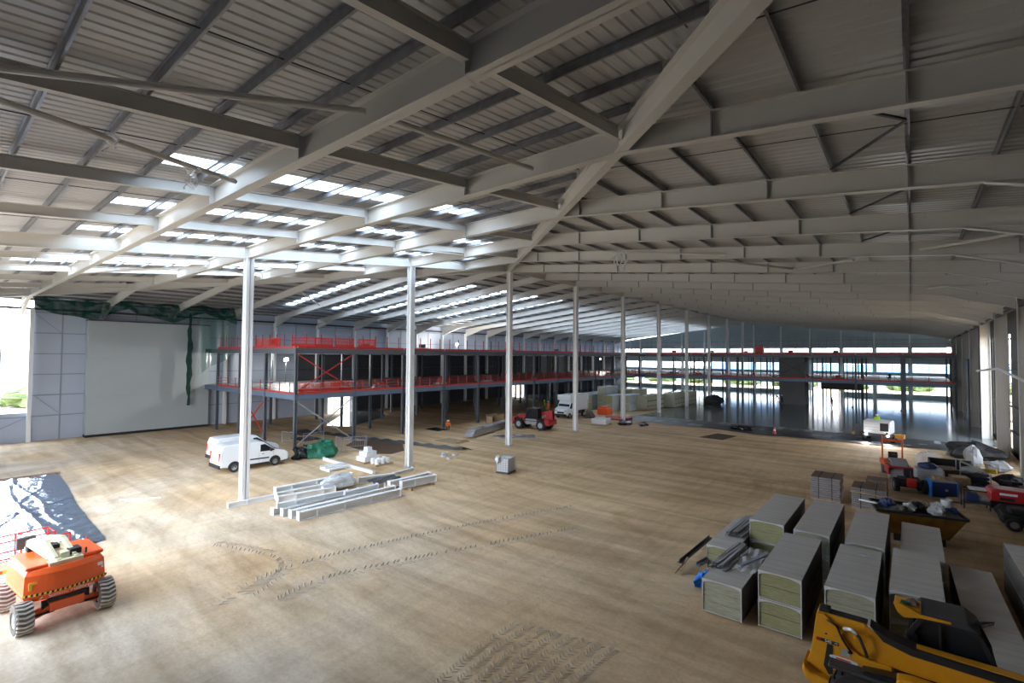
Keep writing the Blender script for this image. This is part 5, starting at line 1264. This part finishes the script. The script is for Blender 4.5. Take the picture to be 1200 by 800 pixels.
# light channel studs
def studs(lab, x, y, z, rot, n, L, seed, name='stud_bundle'):
    rn = random.Random(seed); e = thing(name, lab, 'steel studs', (x, y, z), rot)
    for k_ in range(n):
        lay = 0 if k_ < n * .6 else 1; xx = (k_ if lay == 0 else k_ - n * .6 + .5) * .13 - n * .04; dy = rn.uniform(-.15, .15); a = rn.uniform(-.03, .03)
        q = MB(); zz = lay * .09
        q.box(xx - .05, xx + .05, -L / 2 + dy, L / 2 + dy, zz + .075, zz + .08).box(xx - .05, xx - .045, -L / 2 + dy, L / 2 + dy, zz, zz + .08).box(xx + .045, xx + .05, -L / 2 + dy, L / 2 + dy, zz, zz + .08)
        q.build('stud', 'rim', e, rot=a)
    return e
studs('bundle of galvanised studs lying on the front left insulation pack', -5.2, 19.3, 1.16, R(-4), 8, 2.6, 1)
studs('bundle of galvanised studs lying on the loose yellow-green boards', -5.75, 23.3, 1.09, R(-3), 9, 2.9, 2)
tag(MB().grid(lambda u, v: (-4.95 + .75 * u + .05 * math.sin(9 * v), 18.2 + 2.6 * v, 1.17 + .09 * abs(math.sin(8 * u + 5 * v)) + .05 * math.sin(17 * v)), 14, 26).build('loose_film', 'film_clear', smooth=True), 'loose crumpled clear film over the front left insulation pack', 'plastic film')
q = MB().bar((-4.75, 18.4, 1.3), (-4.2, 20.2, 1.3), .12, .06)
tag(q.build('blue_stud', 'seam'), 'single blue-grey stud lying right of the studs on the front left pack', 'steel stud')
t = MB().box(-5.3, -4.9, 22.6, 22.8, .0, .08)
# loose channels on trestles left of the packs
for i, (p, q_, m_, lab) in enumerate([((-7.3, 19.6, .32), (-7.2, 23.0, .36), 'galvdark', 'dark steel channel propped on timber left of the insulation packs'),
                                     ((-6.7, 19.8, .30), (-6.0, 22.2, .55), 'straps', 'lighter grey steel channel leaning beside the dark one')]):
    t = MB(); t.bar(p, q_, .22, .015).bar(p, q_, .015, .16, off=.08)
    d = (Vector(q_) - Vector(p)).normalized(); s = Vector((.1, 0, 0)); t.bar(Vector(p) + s, Vector(q_) + s, .015, .10, off=.05)
    tag(t.build('steel_channel', m_), lab, 'steel channel')
for i, (a, b_) in enumerate([((-7.4, 19.3, .0), (-7.05, 19.9, .5)), ((-7.15, 19.3, .0), (-7.1, 19.9, .5)), ((-7.35, 22.4, .0), (-6.95, 22.3, .5)), ((-6.15, 19.3, .0), (-6.15, 19.7, .55)), ((-5.95, 21.3, .0), (-6.1, 21.0, .6))]):
    tag(MB().bar(a, b_, .05, .05).build('timber_stake', 'timber'), nth(i + 1) + ' slanting timber stake supporting the loose channels left of the packs', 'stake', 'stakes by the loose channels')
tag(MB().blob((-6.2, 19.0, .16), (.28, .45, .22), 6, 16, rough=.5).blob((-5.9, 19.5, .16), (.35, .35, .24), 7, 16, rough=.5).build('blue_film_heap', 'blue'), 'crumpled bright blue sheeting on the ground beside the front left pack', 'plastic sheeting')
# wrapped board pallets behind
for (x0, x1, y0, y1, h, lab, m_) in ((-4.85, -3.35, 34.7, 36.6, 1.4, 'strapped pallet of brown and silver boards behind the insulation packs, left one', 'silverboard'), (-2.75, -1.2, 34.0, 35.8, 1.25, 'strapped pallet of silver-wrapped boards behind the insulation packs, right one', 'silverboard')):
    e = thing('board_pallet', lab, 'pallet', ((x0 + x1) / 2, (y0 + y1) / 2, 0)); hx = (x1 - x0) / 2; hy = (y1 - y0) / 2; n_ = 10
    q = MB()
    for k_ in range(n_): q.box(-hx + .02 * (k_ % 2), hx - .02 * (k_ % 3), -hy, hy, .12 + k_ * (h - .12) / n_, .10 + (k_ + 1) * (h - .12) / n_)
    q.build('boards', m_, e)
    MB().box(-hx, hx, -hy, hy, h - .03, h).build('top_board', 'brownboard', e)
    q = MB()
    for x in (-hx * .45, hx * .45): q.box(x - .02, x + .02, -hy - .01, hy + .01, .1, h + .012)
    q.build('strap', 'black', e); MB().box(-hx, hx, -hy, hy, 0, .11).build('pallet_base', 'timber', e)
tag(MB().box(-2.2, -1.2, 36.2, 37.4, 0, 1.35).build('brown_carton', 'brownboard', bevel=.02), 'brown carton standing behind the silver-wrapped board pallet', 'carton')
# tipping skip full of rubbish
e = thing('tipping_skip', 'dull yellow tipping skip heaped with rubbish behind the insulation packs', 'skip', (.0, 30.3, 0), R(12))
q = MB(); b0 = [(-1.0, -.7, .35), (1.1, -.7, .35), (1.1, .8, .35), (-1.0, .8, .35)]; t0 = [(-1.55, -.95, 1.4), (1.7, -.95, 1.4), (1.7, 1.05, 1.4), (-1.55, 1.05, 1.4)]
q.add(b0 + t0, [(0, 1, 2, 3), (0, 4, 5, 1), (1, 5, 6, 2), (2, 6, 7, 3), (3, 7, 4, 0)]); q.build('skip_body', 'skipyellow', e, solid=.04)
q = MB()
for a, b_ in zip(t0, t0[1:] + t0[:1]): q.bar(a, b_, .1, .1)
q.build('rim', 'black', e)
MB().box(-.9, 1.0, -.6, -.45, 0, .36).box(-.9, 1.0, .55, .7, 0, .36).build('skid', 'dark', e)
t = MB().grid(lambda u, v: (-1.5 + 3.1 * u, -.9 + 1.9 * v, 1.3 + .18 * math.sin(9 * u) * math.sin(7 * v) + .12 * math.sin(21 * u + 9 * v)), 30, 18)
t.build('rubbish_fill', 'membrane', e)
rn = random.Random(11)
for i, (x, y, r_, m_, nm, lab) in enumerate([(-1.0, .1, .32, 'darkblue', 'navy_bag', 'navy blue bag at the left in the rubbish skip'), (-.25, -.2, .26, 'film', 'white_bag', 'bright white crumpled bag in the middle of the rubbish skip'), (.15, .2, .26, 'cloth', 'dark_bag', 'dark bag in the middle of the rubbish skip'), (.55, .5, .28, 'brownboard', 'brown_carton', 'brown crushed carton in the rubbish skip'),
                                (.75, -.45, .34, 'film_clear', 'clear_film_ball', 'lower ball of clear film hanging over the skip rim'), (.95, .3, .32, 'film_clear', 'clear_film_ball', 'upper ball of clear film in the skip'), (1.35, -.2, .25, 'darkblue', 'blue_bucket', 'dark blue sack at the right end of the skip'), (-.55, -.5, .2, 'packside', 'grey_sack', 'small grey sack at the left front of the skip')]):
    tag(MB().blob((x, y, 1.5), (r_, r_, r_ * .8), 30 + i, 14, rough=.35).build(nm, m_, loc=(0, 30.3, 0), rot=R(12)), lab, 'bag' if 'bag' in nm or 'sack' in nm else 'rubbish')
t = MB().lathe([(.2, 1.62), (.22, 1.95), (.19, 1.96), (.15, 1.75)], (1.28, .3, 0), n=16)
tag(t.build('white_bucket', 'film', loc=(0, 30.3, 0), rot=R(12)), 'white bucket standing at the right end of the rubbish skip', 'bucket')
for i, (a, b_, m_, lab) in enumerate([((-2.4, .9, 1.75), (.2, .5, 1.6), 'timber', 'long brown lath across the rubbish skip'), ((-2.1, .3, 1.5), (-1.5, -.5, 1.6), 'film', 'white strip sticking out of the left end of the skip'), ((-1.3, .95, 1.62), (1.5, 1.0, 1.55), 'timber', 'straight timber along the back rim of the skip')]):
    tag(MB().bar(a, b_, .08, .06).build('waste_lath', m_, loc=(0, 30.3, 0), rot=R(12)), lab, 'waste timber')

# ------------------------------------------------------------------ plant and clutter by the right wall
# tandem roller with roll frame
e = thing('road_roller', 'orange and red roller with a tall orange roll frame near the concrete edge', 'roller', (-1.0, 45.4, 0), R(-78))   # forward +x toward the camera
for x in (-1.0, 1.05): MB().lathe([(.05, -.62), (.40, -.62), (.42, -.58), (.42, .58), (.40, .62), (.05, .62)], (x, 0, .42), 'y', 26).build('drum', 'galv' if x > 0 else 'dark', e, smooth=False)
MB().box(.3, 1.6, -.72, -.63, .4, .9).box(.3, 1.6, .63, .72, .4, .9).box(.3, 1.6, -.7, .7, .86, .98).build('front_frame', 'redmachine', e, bevel=.03)
MB().prism([(.15, .95), (.2, 1.25), (.7, 1.48), (1.2, 1.3), (1.45, .98)], -.5, .5).build('hood', 'straps', e, bevel=.08)
MB().box(.35, 1.1, -.52, .52, 1.12, 1.24).build('hood_vent', 'black', e, bevel=.02)
MB().box(-1.5, .1, -.68, .68, .70, 1.05).build('rear_frame', 'orange', e, bevel=.05)
MB().box(-.75, -.35, -.28, .28, 1.05, 1.25).box(-.85, -.72, -.28, .28, 1.2, 1.65).build('seat', 'black', e, bevel=.04)
MB().tube([(-.05, 0, 1.0), (-.15, 0, 1.5)], .03, 6).lathe([(.18, 1.5), (.2, 1.53), (.18, 1.56)], (-.16, 0, 0), n=16).build('steering_wheel', 'black', e)
q = MB().tube([(-.95, -.6, .9), (-.95, -.6, 2.75), (-.95, .6, 2.75), (-.95, .6, .9)], .06, 8).bar((-.95, -.6, 2.45), (-.95, .6, 2.45), .06, .16)
q.build('roll_frame', 'orange', e)
MB().lathe([(.06, 2.82), (.07, 2.95), (.03, 3.0)], (-.95, -.3, 0), n=10).build('beacon', 'green', e)
# laser screed
e = thing('laser_screed', 'white boxy ride-on screed machine with lit headlamps at the edge of the concrete', 'screed machine', (-2.6, 63.6, .06), R(-97))
MB().prism([(-1.3, .8), (-1.3, 1.9), (-.9, 2.1), (.9, 2.1), (1.05, 1.9), (1.05, .8)], -1.25, 1.0).build('engine_hood', 'steelwhite', e, bevel=.06)
MB().box(1.04, 1.08, .15, .85, 1.1, 1.9).build('radiator_grille', 'black', e)
q = MB()
for z in (1.15, 1.45, 1.75): q.box(1.055, 1.07, -1.15, .05, z - .01, z + .01)
q.build('panel_seam', 'straps', e)
MB().box(-1.6, 1.4, -1.35, 1.2, .55, .8).build('chassis', 'dark', e, bevel=.03)
for x in (-1.0, .95):
    for s in (-1, 1): wheel(e, x, s * 1.15, .42, .42, .36, s)
MB().box(.4, 1.1, 1.35, 2.1, .5, .9).build('side_gear', 'yellow', e, bevel=.03); MB().box(.4, 1.0, -2.3, -1.5, .5, .8).build('side_gear', 'yellow', e, bevel=.03)
MB().box(.9, 1.2, -1.95, -1.55, .5, 1.6).build('control_stand', 'dark', e)
for y in (-2.2, 1.9): MB().tube([(.8, y, .5), (.8, y, 3.3)], .03, 6).build('laser_mast', 'dark', e); MB().lathe([(.1, 3.2), (.12, 3.35), (.05, 3.45)], (.8, y, 0), n=10).build('laser_receiver', 'dark', e)
for y in (-.95, .85):
    MB().lathe([(.09, 1.40), (.09, 1.46)], (0, y, .72), 'x', 12).build('headlamp', 'lamp', e)
    l = bpy.data.lights.new('headlight', 'SPOT'); l.energy = 220; l.spot_size = R(110); l.shadow_soft_size = .1
    lo = bpy.data.objects.new('headlight_bulb', l); COL.objects.link(lo); lo.parent = e; lo.location = (1.6, y, .75); lo.rotation_euler = (R(80), 0, R(-90))
person('person', 'person in lime high-visibility top riding on the white screed machine', (-2.9, 64.4, 1.35), R(180 - 7), SIT, 'hiviz', 'cloth', helmet=True)
# traffic cone and black heap on the membrane
e = thing('traffic_cone', 'orange traffic cone with white band standing on the membrane edge', 'cone', (-12.0, 61.2, .05))
MB().box(-.24, .24, -.24, .24, 0, .04).build('base', 'black', e); MB().lathe([(.19, .04), (.13, .32)], n=16).build('lower_cone', 'redbright', e); MB().lathe([(.13, .32), (.09, .52)], n=16).build('white_band', 'vanwhite', e); MB().lathe([(.09, .52), (.035, .78)], n=16).build('upper_cone', 'redbright', e)
tag(MB().blob((-15.6, 62.0, .2), (1.2, .5, .3), 21, 14).build('black_bag', 'blackgloss'), 'black bag lying on the membrane strip left of the cone', 'bag')
tag(MB().blob((-27.9, 92, .7), (1.7, 1.4, 1.0), 22, 16, rough=.2).build('black_mound', 'black'), 'large black sheeted mound on the concrete far behind the sixth column', 'mound')
e = thing('tracked_machine', 'small dark machine with yellow rails parked on the concrete near the far stack', 'machine', (-37.6, 91.5, .06), .1)
for y in (-.7, .7): MB().prism([(-2.2, .1), (-2.4, .4), (-2.1, .7), (2.1, .7), (2.4, .4), (2.2, .1)], y - .2, y + .2).build('track', 'black', e, bevel=.04)
MB().box(-1.6, .8, -.6, .6, .6, 1.3).build('body', 'dark', e, bevel=.06); MB().box(-2.2, 2.2, -.85, -.8, .75, .95).box(-2.2, 2.2, .8, .85, .75, .95).build('rail', 'hazy', e); MB().bar((.6, 0, 1.2), (3.0, .3, 2.4), .15, .2).build('arm', 'dark', e)
# small black ride-on with red plate
e = thing('ride_on_trowel', 'small black machine with a red square plate in front of the roller', 'machine', (-.2, 40.9, 0), R(-80))
MB().box(-.6, .6, -.55, .55, .35, .85).build('body', 'black', e, bevel=.05); MB().box(.6, .66, -.25, .25, .42, .95).build('red_plate', 'redbright', e, bevel=.03)
for s in (-1, 1): wheel(e, .25, s * .72, .42, .42, .3, s, 12); wheel(e, -.6, s * .6, .34, .34, .25, s)
MB().box(-.35, .05, -.25, .25, .85, 1.0).box(-.42, -.3, -.25, .25, .95, 1.4).build('seat', 'black', e, bevel=.04); MB().tube([(.45, .0, .85), (.3, 0, 1.35)], .035, 8).build('steering_column', 'dark', e)
e = thing('white_tank', 'white cloth-covered tank with a dark lid behind the small black machine', 'tank', (.75, 43.2, 0), .1)
MB().box(-.7, .8, -.6, .6, .1, 1.25).build('tank_body', 'bagwhite', e, bevel=.12); MB().blob((.0, 0, 1.4), (.55, .45, .22), 8, 16, rough=.15).build('lid', 'darkblue', e)
tag(MB().blob((.9, 50.3, .7), (.8, .7, .6), 31, 18, rough=.2).build('film_heap', 'film_clear'), 'heap of bundled clear plastic behind the white tank', 'plastic heap')
wrap_box('dusty beige wrapped block right of the white tank', (1.6, 45.6), (1.5, 1.6, 1.0), .1, 'brownmat'); 
bx = wrap_box('pale beige wrapped sack pile beyond the blue container', (2.3, 43.2), (.9, 1.0, .95), .2, 'timber', 'sack_pile', 'sacks')
e = thing('blue_container', 'blue box container with pale cartons on its top', 'container', (1.35, 40.7, 0), R(14))
MB().box(-.62, .62, -.5, .5, .05, .95).build('box', 'darkblue', e, bevel=.02); q = MB()
for x in (-.62, .62): q.box(x - .03, x + .03, -.53, .53, 0, 1.0)
q.build('corner_post', 'blue', e); MB().box(-.58, .58, -.45, .45, .96, 1.06).build('lid', 'straps', e); MB().lathe([(.08, -.515), (.08, -.50)], (.1, 0, .5), 'y', 12).build('round_label', 'rim', e)
tag(MB().box(-.4, .1, -.3, .2, 0, .18).box(.15, .5, -.1, .3, 0, .14).build('small_cartons', 'timber', loc=(1.35, 40.7, 1.065), rot=R(14)), 'pale cartons lying on the lid of the blue container', 'cartons')
e = thing('dark_rack', 'low dark rack heaped with timber and tools beyond the blue container', 'rack', (2.1, 48.4, 0), .05)
MB().box(-1.2, 1.2, -.7, .7, .0, .12).box(-1.2, -1.1, -.7, .7, .1, 1.0).box(1.1, 1.2, -.7, .7, .1, 1.0).box(-1.2, 1.2, .6, .7, .1, 1.1).build('frame', 'black', e)
for i in range(6): MB().bar((-1.0, -.6 + .2 * i, .2 + .1 * (i % 3)), (1.0, -.5 + .18 * i, .25 + .12 * (i % 2)), .14, .1).build('timber', ['brownboard', 'timber'][i % 2], e)
# stillage with wrapped trays
e = thing('wire_stillage', 'tall sloping wire stillage filled with dark trays near the right-hand wall', 'stillage', (3.1, 45.2, 0), R(8))
q = MB()
for x in (-.75, .75):
    for y in (-.55, .55): q.bar((x, y, 0), (x, y, 1.7 if x < 0 else 1.0), .06, .06)
q.bar((-.75, -.55, 1.7), (.75, -.55, 1.0), .05, .05).bar((-.75, .55, 1.7), (.75, .55, 1.0), .05, .05)
q.build('frame', 'rim', e)
for k_ in range(4): MB().box(-.7, .7, -.5, .5, .1 + .24 * k_, .26 + .24 * k_).build('tray', ['darkblue', 'dark'][k_ % 2], e, bevel=.02)
MB().blob((0, 0, 1.15), (.6, .45, .2), 7, 12).build('film_top', 'film_clear', e)
t = MB().blob((5.0, 46.6, .3), (.8, .7, .45), 33, 16, rough=.4); tag(t.build('pipe_heap', 'dark'), 'dark heap of pipes and fittings right of the wire stillage', 'fittings heap')
t = MB().blob((3.7, 53.6, .7), (.55, .55, .9), 35, 16, rough=.25); tag(t.build('white_bag', 'bagwhite'), 'tall white bulk bag beside the foot of the right-hand wall column', 'bulk bag')
t = MB().blob((5.0, 52.2, .4), (.75, .6, .45), 36, 16, rough=.25); tag(t.build('white_bag', 'bagwhite'), 'lower slumped white bulk bag right of the tall one', 'bulk bag')
tag(MB().blob((3.9, 57.6, .6), (1.8, .9, .8), 37, 18, rough=.35).build('dark_heap', 'black'), 'dark heap of sheeted material at the end of the membrane by the right wall', 'heap')
tag(MB().bar((3.6, 49.6, .4), (4.6, 49.0, .55), .12, .3).build('yellow_bar', 'hazy'), 'dull yellow bar lying in front of the bulk bags', 'bar')
tag(MB().blob((7.6, 60.5, .7), (.6, .9, .5), 38, 12).build('red_cover', 'redmachine'), 'dull red cover glimpsed between the right-hand wall columns', 'cover')
# site compressor: red bonnet on a trailer, engine frame in front
e = thing('tracked_dumper', 'long red machine on black tracks at the right edge, bonnet towards the left', 'machine', (4.5, 38.6, 0), R(4))
MB().prism([(-1.3, .75), (-1.3, 1.25), (-1.1, 1.42), (2.3, 1.35), (2.4, .75)], -.65, .65).build('bonnet', 'redmachine', e, bevel=.08)
q = MB().box(-.9, -.2, -.665, -.655, 1.12, 1.24).box(.2, .8, -.665, -.655, 1.12, 1.22); q.build('white_panel', 'vanwhite', e)
MB().box(-.9, -.3, -.66, -.65, .85, 1.0).box(.1, 1.0, -.66, -.65, .82, 1.0).build('side_grille', 'black', e)
for y in (-.75, .75): MB().prism([(-1.0, .05), (-1.2, .35), (-.9, .68), (2.4, .68), (2.6, .35), (2.4, .05)], y - .2, y + .2).build('track', 'black', e, bevel=.05)
e = thing('pump_unit', 'open-framed dark engine pump with white cover in front of the red machine', 'pump', (2.75, 38.9, 0), .1)
MB().box(-.55, .55, -.4, .4, .30, .38).build('base', 'dark', e); q = MB()
for x in (-.55, .55):
    for y in (-.4, .4): q.tube([(x, y, 0), (x, y, 1.05)], .03, 6)
q.tube([(-.55, -.4, 1.05), (.55, -.4, 1.05), (.55, .4, 1.05), (-.55, .4, 1.05), (-.55, -.4, 1.05)], .03, 6); q.build('frame', 'black', e)
MB().box(-.4, .1, -.3, .3, .38, .85).build('engine', 'darkblue', e, bevel=.05); MB().lathe([(.16, 0), (.16, .4)], (.2, 0, .6), 'x', 14).build('pump_drum', 'rim', e)
MB().box(-.3, .5, -.35, .35, 1.08, 1.16).build('cover', 'film', e, bevel=.02); 
tag(MB().blob((1.95, 39.8, .1), (.5, .35, .16), 41, 12).build('sandbag', 'timber'), 'pale sandbag lying left of the pump unit', 'sandbag')
e = thing('skid_machine', 'low black machine parked in front of the red one at the right edge', 'machine', (4.6, 35.6, 0), R(5))
MB().box(-1.2, 1.8, -.6, .6, .35, .75).box(-.9, .2, -.4, .4, .75, 1.05).build('body', 'black', e, bevel=.08)
for x in (-.8, .5, 1.4):
    for s in (-1, 1): wheel(e, x, s * .62, .32, .32, .25, s)

# ------------------------------------------------------------------ daylight
w = bpy.data.worlds.new('World'); SC.world = w; w.use_nodes = True; nt = w.node_tree; N = nt.nodes; L = nt.links
bg = N['Background']; tc = N.new('ShaderNodeTexCoord'); sx = N.new('ShaderNodeSeparateXYZ'); cr = N.new('ShaderNodeValToRGB')
L.new(tc.outputs['Generated'], sx.inputs[0]); L.new(sx.outputs['Z'], cr.inputs[0])
cr.color_ramp.elements[0].position = 0; cr.color_ramp.elements[0].color = (.93, .96, 1, 1); cr.color_ramp.elements[1].position = .7; cr.color_ramp.elements[1].color = (.70, .83, 1, 1)
L.new(cr.outputs[0], bg.inputs[0]); bg.inputs[1].default_value = SKY
def portal(name, loc, rot, sx_, sy_):
    l = bpy.data.lights.new(name, 'AREA'); l.shape = 'RECTANGLE'; l.size = sx_; l.size_y = sy_; l.cycles.is_portal = True
    o = bpy.data.objects.new(name, l); COL.objects.link(o); o.location = loc; o.rotation_euler = rot
portal('daylight_portal', (XW - .2, 2.8, 7.9), (0, R(-90), 0), 10.2, 8.6)
portal('daylight_portal', (-32, Y0 - .2, 6), (R(90), 0, 0), 23.8, 11.8)
for a, b_ in bands: portal('daylight_portal', (-30, Y1 + .3, (a + b_) / 2), (R(-90), 0, 0), 71, b_ - a)
portal('daylight_portal', (XW + 20, 76, 19), (0, 0, 0), 27, 100)
portal('daylight_portal', (-32, 16, 18.2), (0, 0, 0), 34, 28)
portal('daylight_portal', (8.6, 68, 5.5), (0, R(90), 0), 11, 46)

# ------------------------------------------------------------------ camera
cam = bpy.data.cameras.new('Camera'); co = bpy.data.objects.new('Camera', cam); COL.objects.link(co)
cam.sensor_fit = 'HORIZONTAL'; cam.sensor_width = 36; cam.lens = 570.871 / 1200 * 36; cam.clip_start = .05; cam.clip_end = 900
yaw, pitch, roll = R(39.339), R(1.699), R(.382)
F_ = Vector((-math.sin(yaw) * math.cos(pitch), math.cos(yaw) * math.cos(pitch), math.sin(pitch))); R_ = Vector((math.cos(yaw), math.sin(yaw), 0)); U_ = R_.cross(F_)
R2 = R_ * math.cos(roll) + U_ * math.sin(roll); U2 = U_ * math.cos(roll) - R_ * math.sin(roll)
m4 = Matrix((R2, U2, -F_)).transposed().to_4x4(); m4.translation = Vector((0, 0, 8.574)); co.matrix_world = m4
SC.camera = co
SC.view_settings.view_transform = 'Standard'; SC.view_settings.look = 'None'; SC.view_settings.gamma = 1; SC.view_settings.use_curve_mapping = False
SC.view_settings.exposure = EXPO
SC.cycles.use_denoising = True
SC.cycles.max_bounces = 10; SC.cycles.diffuse_bounces = 6; SC.cycles.glossy_bounces = 4; SC.cycles.transparent_max_bounces = 12
SC.cycles.sample_clamp_indirect = 8; SC.cycles.caustics_reflective = False; SC.cycles.caustics_refractive = False
